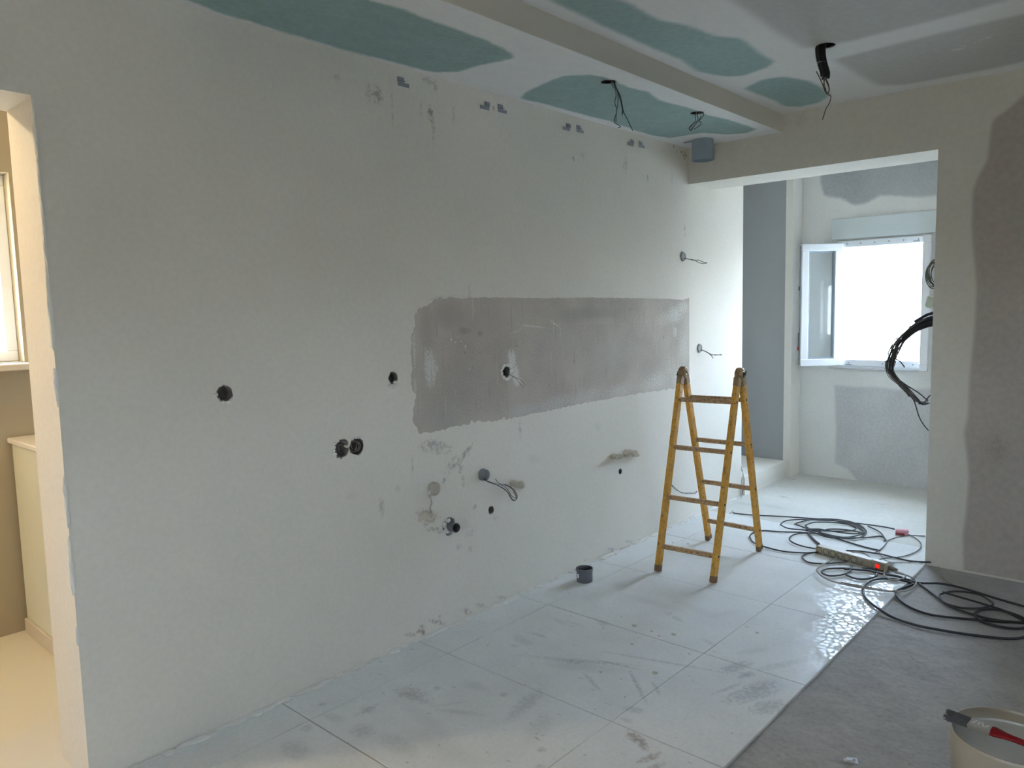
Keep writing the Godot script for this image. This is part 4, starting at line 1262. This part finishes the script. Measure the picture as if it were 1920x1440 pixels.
func make_ceiling_fittings() -> void:
	var o := Vector2(1120, 130)
	var l1 := at(1, HS, 1141, 154)
	var t := thing("ceiling_wires", "long loose wires hanging from a round ceiling hole in the green board", "wires", l1)
	plane_wires(t, "wire", [[[215, 215], [270, 300], [280, 400], [262, 500], [290, 600], [280, 680], [255, 740], [260, 800], [330, 840], [345, 865], [310, 880]], [[245, 205], [300, 330], [310, 480], [292, 600], [282, 690], [280, 790]], [[262, 205], [340, 390], [370, 520], [395, 640], [450, 750], [530, 920]]], l1.z - 0.02, o, 8.0, 0.0016, mat(Color(0.13, 0.16, 0.14), 0.6), 0.004, l1 + Vector3(0.02, 0.05, -0.02))
	plane_wires(t, "cable_sheath", [[[250, 205], [300, 320], [345, 440], [372, 560], [380, 640], [370, 680]]], l1.z - 0.02, o, 8.0, 0.0034, mat(Color(0.22, 0.25, 0.24), 0.6), 0.002, l1 + Vector3(0.02, 0.05, -0.02))
	var l2 := at(1, HS, 1307, 212)
	t = thing("ceiling_wires", "short curled wires in a round ceiling hole above the grey duct", "wires", l2)
	plane_wires(t, "wire", [[[1470, 690], [1475, 760], [1440, 810], [1380, 870], [1385, 910], [1410, 915], [1440, 870], [1500, 790], [1540, 740], [1560, 690]], [[1590, 660], [1580, 710], [1530, 770], [1555, 800], [1540, 840], [1450, 900]], [[1500, 680], [1510, 750], [1450, 820], [1400, 860], [1380, 890], [1400, 905], [1430, 860]]], l2.z, o, 8.0, 0.0019, mat(Color(0.22, 0.20, 0.22), 0.6), 0.006, l2 + Vector3(0.0, 0.05, 0.0))
	var l3 := at(1, HC, 1548, 86)
	t = thing("conduit_bundle", "bundle of black flexible conduits hanging from the main ceiling", "conduit", l3)
	var o3 := Vector2(1500, 70)
	for k in 4:
		var off: float = [-52.0, 0.0, 48.0, -10.0][k]
		var zz: float = l3.z + [0.0, 0.016, 0.002, -0.016][k]
		var st := surf()
		var pts := []
		for q in [[345, 60], [345, 130], [352, 300], [382, 450], [425, 600], [430 - k * 6, 660 + k * 18]]:
			pts.append(at(2, zz, o3.x + (q[0] + off * (1.0 - 0.25 * (q[1] / 700.0))) / 9.0, o3.y + q[1] / 9.0))
		var sm := smooth(pts, 8)
		# corrugated skin
		tube(st, sm, 0.0105, 9)
		for i in range(1, sm.size() - 1):
			var d: Vector3 = (sm[i + 1] - sm[i - 1]).normalized()
			tube(st, [sm[i] - d * 0.0012, sm[i] + d * 0.0012], 0.0115, 9)
		put(st.commit(), "conduit", M.black, t)
	var stt := surf()
	var a := at(2, l3.z, 1500 + 300 / 9.0, 70 + 455 / 9.0)
	var b := at(2, l3.z, 1500 + 445 / 9.0, 70 + 415 / 9.0)
	var ring := []
	for k in 17:
		var an := TAU * k / 16.0
		var q2 := a.lerp(b, 0.5 + 0.5 * cos(an))
		ring.append(q2 + Vector3(0, 0, sin(an) * 0.029))
	tube(stt, ring, 0.0018, 6)
	put(stt.commit(), "cable_tie", M.wirelight, t)
	plane_wires(t, "wire", [[[400, 690], [410, 800], [430, 920], [500, 980], [522, 1010], [490, 1120], [440, 1200], [410, 1290], [380, 1390]], [[275, 575], [330, 680], [380, 790], [420, 900], [460, 950]], [[460, 640], [440, 720], [470, 800], [495, 880], [470, 950]], [[420, 700], [400, 800], [420, 900], [440, 940]], [[440, 700], [480, 800], [490, 900], [450, 950], [430, 850]]], l3.z, o3, 9.0, 0.0021, M.brownwire, 0.006)
	# duct stub
	var dc := Vector3(0.195, HS, -4.44)
	t = thing("duct_stub", "short grey round duct hanging from the ceiling corner", "duct", dc)
	put(lathe_mesh([Vector2(0.066, 0.0), Vector2(0.066, -0.112), Vector2(0.068, -0.114), Vector2(0.068, -0.126), Vector2(0.063, -0.126), Vector2(0.063, 0.0)], dc, 32), "duct", M.duct, t)
	put(box_mesh(dc + Vector3(-0.09, -0.003, 0.02), Vector3(0.06, 0.004, 0.018), 0.001), "fixing_strap", M.metal, t)

# ---------------------------------------------------------------- cables on the floor
func ground(px: float, py: float, h: float) -> Vector3:
	var p := fl(px, py, h)
	if p.x > 1.49 and p.z > ZF:
		p = fl(px, py, SC + h)
	return p

func floor_cable(called: String, label: String, lists: Array, r: float, m: Material, lift: float, org := Vector2(1380, 860), sc := 3.5556, part := "cable") -> void:
	var first := ground(org.x + lists[0][0][0] / sc, org.y + lists[0][0][1] / sc, 0.0)
	var t := thing(called, label, "cable", Vector3(first.x, minf(first.y, 0.0), first.z))
	var st := surf()
	var kk := 0
	for l in lists:
		kk += 1
		var pts := []
		for i in l.size():
			var h := r + lift + 0.0015 * (kk % 3) + 0.004 * absf(sin(i * 2.1 + kk * 1.7)) * (1.0 if lift > 0.001 else 0.3)
			pts.append(ground(org.x + l[i][0] / sc, org.y + l[i][1] / sc, h))
		tube(st, smooth(pts, 6), r, 8)
	put(st.commit(), part, m, t)

func make_cables() -> void:
	var blk := mat(Color(0.19, 0.195, 0.205), 0.55)
	var gry := mat(Color(0.22, 0.22, 0.22), 0.55)
	var lgt := mat(Color(0.60, 0.585, 0.55), 0.6)
	floor_cable("black_cable", "coil of black cable piled on the dusty floor behind the power strip", [
		[[-20, 358], [0, 365], [100, 375], [300, 385], [450, 395], [600, 405], [720, 425], [800, 450], [850, 480], [840, 500], [760, 522], [640, 518], [560, 497]],
		[[295, 440], [330, 415], [430, 405], [600, 410], [750, 425], [840, 460], [870, 490], [830, 525], [700, 528], [600, 520], [480, 480], [350, 465], [295, 440]],
		[[390, 435], [450, 457], [560, 492], [700, 522], [850, 527], [960, 517], [1000, 540], [988, 550]],
		[[460, 445], [520, 425], [650, 425], [760, 440], [800, 465], [760, 480], [620, 482], [500, 470], [460, 445]],
		[[400, 430], [500, 405], [620, 402], [740, 415], [830, 445], [860, 480], [800, 500], [680, 490], [560, 470], [470, 470]],
		[[800, 430], [920, 445], [1000, 457], [1058, 470]], [[880, 450], [960, 490], [1000, 545]], [[560, 485], [620, 470], [720, 472], [800, 485], [860, 500]]], 0.0042, blk, 0.002)
	floor_cable("black_cable", "black cable looping from the ladder foot around behind the power strip", [
		[[90, 520], [110, 495], [180, 480], [300, 488], [420, 490], [520, 497], [640, 522], [760, 560], [870, 592], [960, 612]],
		[[90, 520], [120, 560], [200, 590], [320, 618], [440, 627], [535, 625]]], 0.0044, blk, 0.0)
	floor_cable("supply_cable", "dark cord curving into the end of the power strip", [[[560, 500], [470, 495], [390, 505], [355, 532], [380, 560], [450, 585], [540, 602]]], 0.0044, blk, 0.003)
	floor_cable("short_cable_end", "short flat dark cable end beside the cable coil", [[[480, 495], [520, 540], [553, 568]]], 0.0065, gry, 0.0)
	floor_cable("black_cable", "thin dark cable making a loop in front of the power strip", [[[600, 622], [540, 625], [470, 632], [440, 655], [480, 690], [580, 700], [680, 692], [740, 688]], [[780, 735], [720, 730], [610, 735], [570, 757], [620, 780], [700, 775], [755, 752], [772, 712]]], 0.0048, gry, 0.001)
	floor_cable("black_cable", "black cable crossing from the strip towards the corner of the far wall", [[[735, 612], [800, 615], [870, 622], [960, 635], [1050, 657], [1150, 680], [1240, 688], [1300, 690]]], 0.0046, blk, 0.001)
	floor_cable("thin_cord", "thin grey cord running along the foot of the far wall", [[[1300, 690], [1340, 705], [1370, 770], [1400, 808], [1435, 832]]], 0.0024, lgt, 0.0)
	floor_cable("thin_cord", "thin pale cord lying between the power strip and the pillar", [[[950, 620], [970, 650], [1000, 680], [1060, 690], [1250, 688]]], 0.0024, lgt, 0.0)
	floor_cable("black_cable", "thick black cable sweeping from the tiles over the bare screed", [[[1180, 830], [1080, 805], [960, 800], [880, 825], [845, 870], [870, 935], [950, 1000], [1050, 1060], [1200, 1110], [1350, 1140], [1500, 1165], [1700, 1190], [1830, 1200], [1920, 1190], [1990, 1160], [2000, 1120], [1940, 1075], [1850, 1035], [1740, 1005], [1640, 1008], [1592, 1040], [1640, 1085], [1740, 1115], [1860, 1132], [1960, 1125]]], 0.0060, blk, 0.001)
	floor_cable("black_cable", "black cable running over the tile edge towards the right of the screed", [[[720, 735], [800, 738], [880, 745], [980, 768], [1080, 785], [1180, 820], [1260, 830], [1360, 832], [1500, 860], [1650, 905], [1780, 945], [1920, 985], [1990, 1005]]], 0.0058, blk, 0.002)
	floor_cable("dark_cable", "dark grey cable lying in a wide curve across the screed", [[[1190, 835], [1100, 865], [1065, 895], [1095, 945], [1180, 1000], [1300, 1040], [1450, 1060], [1600, 1072], [1750, 1085], [1920, 1090], [1990, 1092]], [[1225, 835], [1290, 885], [1350, 930], [1420, 980], [1550, 1030], [1700, 1070], [1850, 1088], [1980, 1098]]], 0.0055, mat(Color(0.14, 0.14, 0.145), 0.55), 0.0)
	floor_cable("dark_cable", "small dark cable loop resting on the screed cables", [[[1360, 905], [1450, 885], [1600, 900], [1690, 945], [1712, 975], [1640, 995], [1560, 998], [1480, 990], [1390, 960], [1358, 920], [1362, 903]], [[1380, 890], [1500, 925], [1620, 960], [1700, 985], [1780, 1010], [1870, 1055], [1930, 1085]]], 0.0050, mat(Color(0.17, 0.17, 0.17), 0.55), 0.004)
	floor_cable("dark_cable", "short dark cable arc in front of the power strip switch", [[[735, 775], [790, 798], [860, 803], [920, 790], [940, 768], [920, 740], [840, 732]]], 0.0055, gry, 0.001)
	floor_cable("grey_cable", "pale grey cable arching over the power strip and back to the tile edge", [[[925, 735], [915, 690], [870, 640], [790, 622], [700, 645], [620, 685], [560, 715], [538, 748], [600, 800], [720, 838], [850, 862], [1000, 882], [1060, 880]]], 0.0040, lgt, 0.012)
	floor_cable("grey_cable", "pale grey cable looping at the corner of the tiled area", [[[1000, 705], [1060, 690], [1010, 725], [985, 770], [1040, 808], [1110, 800], [1130, 780], [1090, 760], [1010, 745], [900, 725]], [[1060, 760], [1130, 775], [1190, 805], [1198, 835], [1150, 875], [1065, 885], [960, 872], [830, 850], [700, 825]]], 0.0042, lgt, 0.004)
	floor_cable("grey_cable", "thin grey cable making a round loop beside the pink plug", [[[930, 625], [975, 595], [1000, 565], [1015, 545], [1070, 525], [1150, 512], [1260, 516]], [[1145, 502], [1205, 535], [1235, 575], [1205, 618], [1110, 652], [990, 665], [900, 682]]], 0.0032, mat(Color(0.44, 0.44, 0.43), 0.6), 0.0)
	make_strip()
	# pink plug
	var p := fl(1691, 1003)
	var t := thing("pink_plug", "small pink plug lying on the floor by the far wall opening", "plug", p)
	var st := surf()
	var bs := Basis(Vector3.UP, 0.25)
	box(st, p + Vector3(0, 0.018, 0), Vector3(0.072, 0.034, 0.045), 0.009, bs)
	put(st.commit(), "plug_body", mat(Color(0.84, 0.60, 0.63), 0.6), t)
	put(box_mesh(p + Vector3(-0.004, 0.012, 0.024), Vector3(0.05, 0.012, 0.004), 0.001, bs), "slot", mat(Color(0.60, 0.22, 0.26), 0.6), t)
	put(box_mesh(p + Vector3(0.03, 0.03, -0.004), Vector3(0.018, 0.016, 0.036), 0.004, bs), "collar", mat(Color(0.86, 0.66, 0.68), 0.6), t)
	make_bundle()

func make_strip() -> void:
	var a := fl(1528, 1037)
	var b := fl(1600, 1057)
	var d := (b - a)
	d.y = 0
	var L := d.length() + 0.10
	d = d.normalized()
	var side := d.cross(Vector3.UP).normalized()   # away from the camera or towards it
	if side.dot(CAM - a) < 0:
		side = -side
	var up := Vector3.UP
	var bs := Basis(d, up, d.cross(up))
	var ivory := mat(Color(0.70, 0.67, 0.58), 0.5)
	var t := thing("power_strip", "beige multi-socket power strip with a lit red switch on the tiles", "power strip", a)
	var c := a + d * (L / 2) - side * 0.026 + up * 0.024
	put(box_mesh(c, Vector3(L, 0.044, 0.052), 0.006, bs), "body", ivory, t)
	var n := 6
	var facing := (side + up * 0.25).normalized()
	for k in n:
		var p := a + d * (0.028 + k * 0.043) + up * 0.025
		var s := put(lathe_mesh([Vector2(0.0, -0.002), Vector2(0.016, -0.002), Vector2(0.016, 0.0012), Vector2(0.019, 0.0012), Vector2(0.019, -0.001)], p, 20, along(side)), "socket", mat(Color(0.33, 0.30, 0.25), 0.6), t)
		for q in [-1, 1]:
			put(lathe_mesh([Vector2(0.0, 0.0006), Vector2(0.0032, 0.0006), Vector2(0.0032, -0.001)], p + up * 0.007 * q - side * 0.001, 8, along(side)), "pin_hole", M.black, s)
	# plug in the last socket with ribbed neck
	var pe := a + d * (L - 0.055)
	var st := surf()
	for k in 4:
		lathe(st, [Vector2(0.0, 0.008), Vector2(0.012, 0.008), Vector2(0.013, 0.004), Vector2(0.012, 0.0)], pe + up * 0.030 + side * (0.004 + k * 0.009), 14, along(side))
	put(st.commit(), "plug", mat(Color(0.56, 0.53, 0.46), 0.6), t)
	# switch end
	var e := a + d * (L + 0.045) - side * 0.020 + up * 0.026
	put(box_mesh(e, Vector3(0.10, 0.05, 0.062), 0.012, bs), "switch_housing", mat(Color(0.66, 0.62, 0.53), 0.5), t)
	var red := mat(Color(0.85, 0.12, 0.08), 0.3)
	red.emission_enabled = true
	red.emission = Color(1.0, 0.16, 0.12)
	red.emission_energy_multiplier = 0.10
	put(box_mesh(e + side * 0.031 + up * 0.002, Vector3(0.024, 0.022, 0.005), 0.002, bs), "switch_light", red, t)
	put(lathe_mesh([Vector2(0.014, 0.0), Vector2(0.010, 0.03), Vector2(0.006, 0.05), Vector2(0.0, 0.05)], e + d * 0.045, 14, along(d)), "cord_neck", mat(Color(0.50, 0.47, 0.41), 0.6), t)

func make_bundle() -> void:
	var z0 := -4.80
	var o := Vector2(1640, 460)
	var root := Vector3(XP, 1.36, z0)
	var t := thing("cable_bundle", "bundle of cut cables and bare wires arching out of the wall edge", "cables", root)
	var path := [[460, 545], [400, 560], [300, 610], [210, 690], [150, 780], [122, 860], [112, 930], [150, 1000], [220, 1070], [290, 1140], [330, 1180], [400, 1175]]
	var g := RandomNumberGenerator.new()
	g.seed = 21
	# sheathed cables at the root
	for k in 5:
		var st := surf()
		var pts := []
		var oy: float = [-48.0, -12.0, 14.0, 32.0, 50.0][k]
		var zz := z0 + g.randf_range(-0.02, 0.02)
		for i in 4 if k else 3:
			var q: Array = path[i]
			pts.append(at(2, zz, o.x + (q[0] + (30 if i == 0 else 0)) / 4.0, o.y + (q[1] + oy * (1.0 - 0.12 * i)) / 4.0))
		tube(st, smooth(pts, 6), 0.0085 if k != 1 else 0.011, 8)
		put(st.commit(), "sheathed_cable", mat(Color(0.13, 0.13, 0.17) if k else Color(0.10, 0.10, 0.18), 0.5), t)
	var dark := surf()
	var pale := surf()
	for k in 26:
		var pts2 := []
		var ox := g.randf_range(-32, 32)
		var s0 := 1 + g.randi() % 3
		var e0 := 8 + g.randi() % 4
		var zz2 := z0 + g.randf_range(-0.03, 0.03)
		for i in range(s0, e0 + 1):
			var q3: Array = path[i]
			var sp := 1.0 if i < 8 else 0.9
			pts2.append(at(2, zz2 + g.randf_range(-0.006, 0.006), o.x + (q3[0] + ox * sp + g.randf_range(-9, 9)) / 4.0, o.y + (q3[1] + ox * 0.4 + g.randf_range(-9, 9)) / 4.0))
		tube(dark if k % 3 else pale, smooth(pts2, 4), 0.0017, 5)
	for k in 5:
		var pts4 := []
		for i in range(2, 11):
			var q6: Array = path[i]
			pts4.append(at(2, z0 + 0.008 * (k - 2), o.x + (q6[0] + [-14, 10, 0, 18, -4][k] + g.randf_range(-5, 5)) / 4.0, o.y + (q6[1] + [-8, 8, 0, 10, -6][k] + g.randf_range(-5, 5)) / 4.0))
		tube(dark, smooth(pts4, 5), 0.0042, 6, 0.003)
	# frayed ends and the one long dark wire
	for k in 22:
		var q4: Array = path[3 + g.randi() % 8]
		var p0 := at(2, z0, o.x + q4[0] / 4.0, o.y + q4[1] / 4.0)
		var d := Vector3(g.randf_range(-1, 1), g.randf_range(-1, 0.6), g.randf_range(-0.6, 0.6)) * 0.035
		tube(pale if k % 2 else dark, smooth([p0, p0 + d * 0.5 + Vector3(0, 0.006, 0), p0 + d], 4), 0.0014, 5)
	for l in [[[170, 1000], [240, 1050], [320, 1100], [370, 1140], [400, 1165]], [[295, 1160], [310, 1210], [335, 1290], [370, 1350], [405, 1390]], [[330, 1190], [370, 1180], [410, 1130], [440, 1120]], [[150, 850], [190, 870], [225, 915]]]:
		var pts3 := []
		for q5 in l:
			pts3.append(at(2, z0 + 0.01, o.x + q5[0] / 4.0, o.y + q5[1] / 4.0))
		tube(dark, smooth(pts3, 5), 0.0032, 6)
	put(dark.commit(), "dark_wires", mat(Color(0.20, 0.19, 0.19), 0.6), t)
	put(pale.commit(), "pale_wires", mat(Color(0.42, 0.39, 0.37), 0.6), t)
	# coil above and a wad of white tape
	var cz := at(2, z0, 1752, 515)
	var t2 := thing("wire_coil", "coil of greenish grey wire hooked at the wall edge above the bundle", "coil", cz)
	var st2 := surf()
	for k in 9:
		var ringp := []
		var r := g.randf_range(0.05, 0.085)
		var cx := g.randf_range(-0.012, 0.012)
		var cy := g.randf_range(-0.015, 0.015)
		for i in 25:
			var an := TAU * i / 24.0
			ringp.append(cz + Vector3(cx + cos(an) * r * 0.52, cy + sin(an) * r, g.randf_range(-0.002, 0.002) + 0.004 * k - 0.016))
		tube(st2, ringp, 0.0024, 6)
	put(st2.commit(), "wire", mat(Color(0.36, 0.37, 0.30), 0.55), t2)
	var wz := at(2, z0, 1746, 566)
	var t3 := thing("tape_wad", "folded strip of white tape stuck at the wall edge above the bundle", "tape", wz)
	var st3 := surf()
	box(st3, wz + Vector3(0.0, 0.0, 0), Vector3(0.05, 0.07, 0.03), 0.010, Basis(Vector3.BACK, -0.2))
	put(st3.commit(), "tape", mat(Color(0.84, 0.87, 0.80), 0.7), t3)

# ---------------------------------------------------------------- small things
func make_small_things() -> void:
	# pipe coupling standing in the floor
	var p := Vector3(0.150, 0.0, -3.205)
	var t := thing("pipe_socket", "short grey plastic drain pipe standing up from the tiles by the wall", "pipe", p)
	put(lathe_mesh([Vector2(0.043, 0.0), Vector2(0.043, 0.058), Vector2(0.0455, 0.060), Vector2(0.0455, 0.072), Vector2(0.042, 0.073), Vector2(0.040, 0.070), Vector2(0.040, 0.002), Vector2(0.0, 0.002)], p, 36), "pipe", M.pipe, t)
	put(box_mesh(p + Vector3(-0.012, 0.036, 0.0435), Vector3(0.010, 0.022, 0.003), 0.001, Basis(Vector3.UP, -0.25)), "paint_spot", M.filler, t)
	# paint bucket
	var c := Vector3(2.228, SC, -2.33)
	var h := 0.312
	t = thing("paint_bucket", "white plastic paint bucket standing on the bare screed", "bucket", c)
	put(lathe_mesh([Vector2(0.0, 0.002), Vector2(0.128, 0.0), Vector2(0.132, 0.006), Vector2(0.146, h - 0.05), Vector2(0.150, h - 0.048), Vector2(0.150, h - 0.006), Vector2(0.1475, h), Vector2(0.1435, h), Vector2(0.142, h - 0.006), Vector2(0.140, h - 0.05), Vector2(0.127, 0.01)], c, 56), "pail", mat(Color(0.67, 0.635, 0.57), 0.35), t)
	put(lathe_mesh([Vector2(0.0, h - 0.034), Vector2(0.10, h - 0.034), Vector2(0.139, h - 0.036), Vector2(0.1405, h - 0.030)], c, 56), "paint", mat(Color(0.78, 0.785, 0.775), 0.22), t)
	var st := surf()
	for s in [[0.6, 0.20, 0.02], [0.9, 0.12, 0.015], [0.4, 0.10, 0.012], [1.2, 0.22, 0.012]]:
		var dd := Vector3(cos(s[0] + 1.9), 0, sin(s[0] + 1.9))
		st = surf()
		lump(st, c + dd * 0.138 + Vector3(0, s[1], 0), Vector3(s[2] * 0.25, s[2] * 1.6, s[2] * 0.25), int(s[0] * 10))
		put(st.commit(), "paint_drip", mat(Color(0.60, 0.55, 0.47), 0.5), t)
	make_brush(c, h)
	# plastic chip
	p = fl(1598, 1428, SC)
	t = thing("metal_clip", "small bent bright metal clip lying on the screed near the bucket", "clip", p)
	put(box_mesh(p + Vector3(0, 0.004, 0), Vector3(0.034, 0.003, 0.026), 0.001, Basis(Vector3.UP, 0.5) * Basis(Vector3.RIGHT, 0.15)), "plate", mat(Color(0.80, 0.81, 0.82), 0.35, 0.6), t)
	put(box_mesh(p + Vector3(-0.008, 0.006, 0.012), Vector3(0.030, 0.010, 0.003), 0.001, Basis(Vector3.UP, 0.5)), "lip", mat(Color(0.86, 0.87, 0.88), 0.3, 0.6), t)
	put(lathe_mesh([Vector2(0.0, 0.001), Vector2(0.005, 0.001), Vector2(0.005, 0.0)], p + Vector3(0.004, 0.0058, -0.003), 10), "hole", M.plasticgrey, t)
	# crumbs of plaster on the tiles
	var n := 0
	for q in [[1190, 1174, 0.010], [1263, 1190, 0.009], [1236, 1193, 0.005], [1185, 1208, 0.006], [1228, 1262, 0.009], [1126, 1260, 0.005], [1131, 1178, 0.005], [1165, 1156, 0.004], [1292, 1226, 0.004], [1222, 1184, 0.006], [1420, 1187, 0.006], [1172, 1307, 0.004], [1290, 1020, 0.006], [1262, 1018, 0.006]]:
		n += 1
		var w := fl(q[0], q[1])
		t = thing("plaster_crumb", "tiny crumb of plaster lying on the dusty tiles", "crumb", w, "plaster crumbs on the tiles")
		st = surf()
		lump(st, w + Vector3(0, q[2] * 0.25, 0), Vector3(q[2] * 1.3, q[2] * 0.4, q[2]), 300 + n)
		put(st.commit(), "crumb", M.grit, t)

func make_brush(c: Vector3, h: float) -> void:
	# lies across the left rim, handle dipping towards the middle of the bucket
	var y := SC + h
	var tip := at(1, y + 0.022, 1771, 1337)
	var endp := at(1, y + 0.010, 1930, 1397)
	var d := (endp - tip).normalized()
	var side := d.cross(Vector3.UP).normalized()
	var up := side.cross(d).normalized()
	var bs := Basis(d, up, side * 1.0)
	if bs.determinant() < 0:
		bs = Basis(d, up, -side)
	var t := thing("paint_brush", "flat paint brush with a red handle lying across the bucket", "brush", tip)
	var L := tip.distance_to(endp)
	var st := surf()
	var g := RandomNumberGenerator.new()
	g.seed = 4
	var w := 0.042
	for i in 60:
		var s := g.randf_range(-0.5, 0.5)
		var v := g.randf_range(-0.5, 0.5)
		var root := tip + d * 0.066 + side * s * w * 0.92 + up * v * 0.012
		var e := tip + d * g.randf_range(0.0, 0.012) + side * s * w * 1.1 + up * (v * 0.014 - 0.002)
		tube(st, [root, root.lerp(e, 0.5), e], 0.0022, 5, 0.0012)
	box(st, tip + d * 0.045, Vector3(0.05, 0.012, w * 0.95), 0.003, bs)
	put(st.commit(), "bristles", mat(Color(0.30, 0.31, 0.32), 0.75), t)
	var fc := tip + d * 0.088
	var f := put(box_mesh(fc, Vector3(0.056, 0.016, w + 0.004), 0.004, bs), "ferrule", mat(Color(0.74, 0.72, 0.68), 0.3, 0.75), t)
	# white printed strokes on the ferrule
	for k in 4:
		put(box_mesh(fc + d * (-0.014 + 0.010 * k) + up * 0.0083, Vector3(0.0035, 0.0004, 0.022 - 0.004 * (k % 2)), 0.0001, bs * Basis(Vector3.UP, 0.35 * (k % 3 - 1))), "print", mat(Color(0.93, 0.93, 0.92), 0.6), f)
	# handle: swept profile
	st = surf()
	var prof := [[0.114, 0.046, 0.017], [0.122, 0.047, 0.019], [0.132, 0.040, 0.018], [0.146, 0.028, 0.016], [0.165, 0.022, 0.015], [0.190, 0.021, 0.015], [0.22, 0.023, 0.015], [0.25, 0.027, 0.015], [0.275, 0.028, 0.015], [0.292, 0.022, 0.013], [0.298, 0.012, 0.008]]
	var prev := []
	for pr in prof:
		var cc: Vector3 = tip + d * pr[0]
		var ring := []
		for k in 16:
			var an := TAU * k / 16.0
			ring.append(cc + side * cos(an) * pr[1] * 0.5 + up * sin(an) * pr[2] * 0.5)
		if prev.size():
			for k in 16:
				var k2 := (k + 1) % 16
				var nn := func(kk): return (side * cos(TAU * kk / 16.0) * 0.4 + up * sin(TAU * kk / 16.0)).normalized()
				nquad(st, [prev[k2], ring[k2], ring[k], prev[k]], [nn.call(k2), nn.call(k2), nn.call(k), nn.call(k)])
		prev = ring
	put(st.commit(), "handle", mat(Color(0.52, 0.05, 0.09), 0.22), t)
	var eye_p := tip + d * 0.272 + up * 0.0075
	put(lathe_mesh([Vector2(0.0, 0.0004), Vector2(0.005, 0.0004), Vector2(0.0052, 0.0012), Vector2(0.0064, 0.0012), Vector2(0.0066, 0.0)], eye_p, 16, along(up)), "hanging_hole", mat(Color(0.60, 0.20, 0.22), 0.3), t)
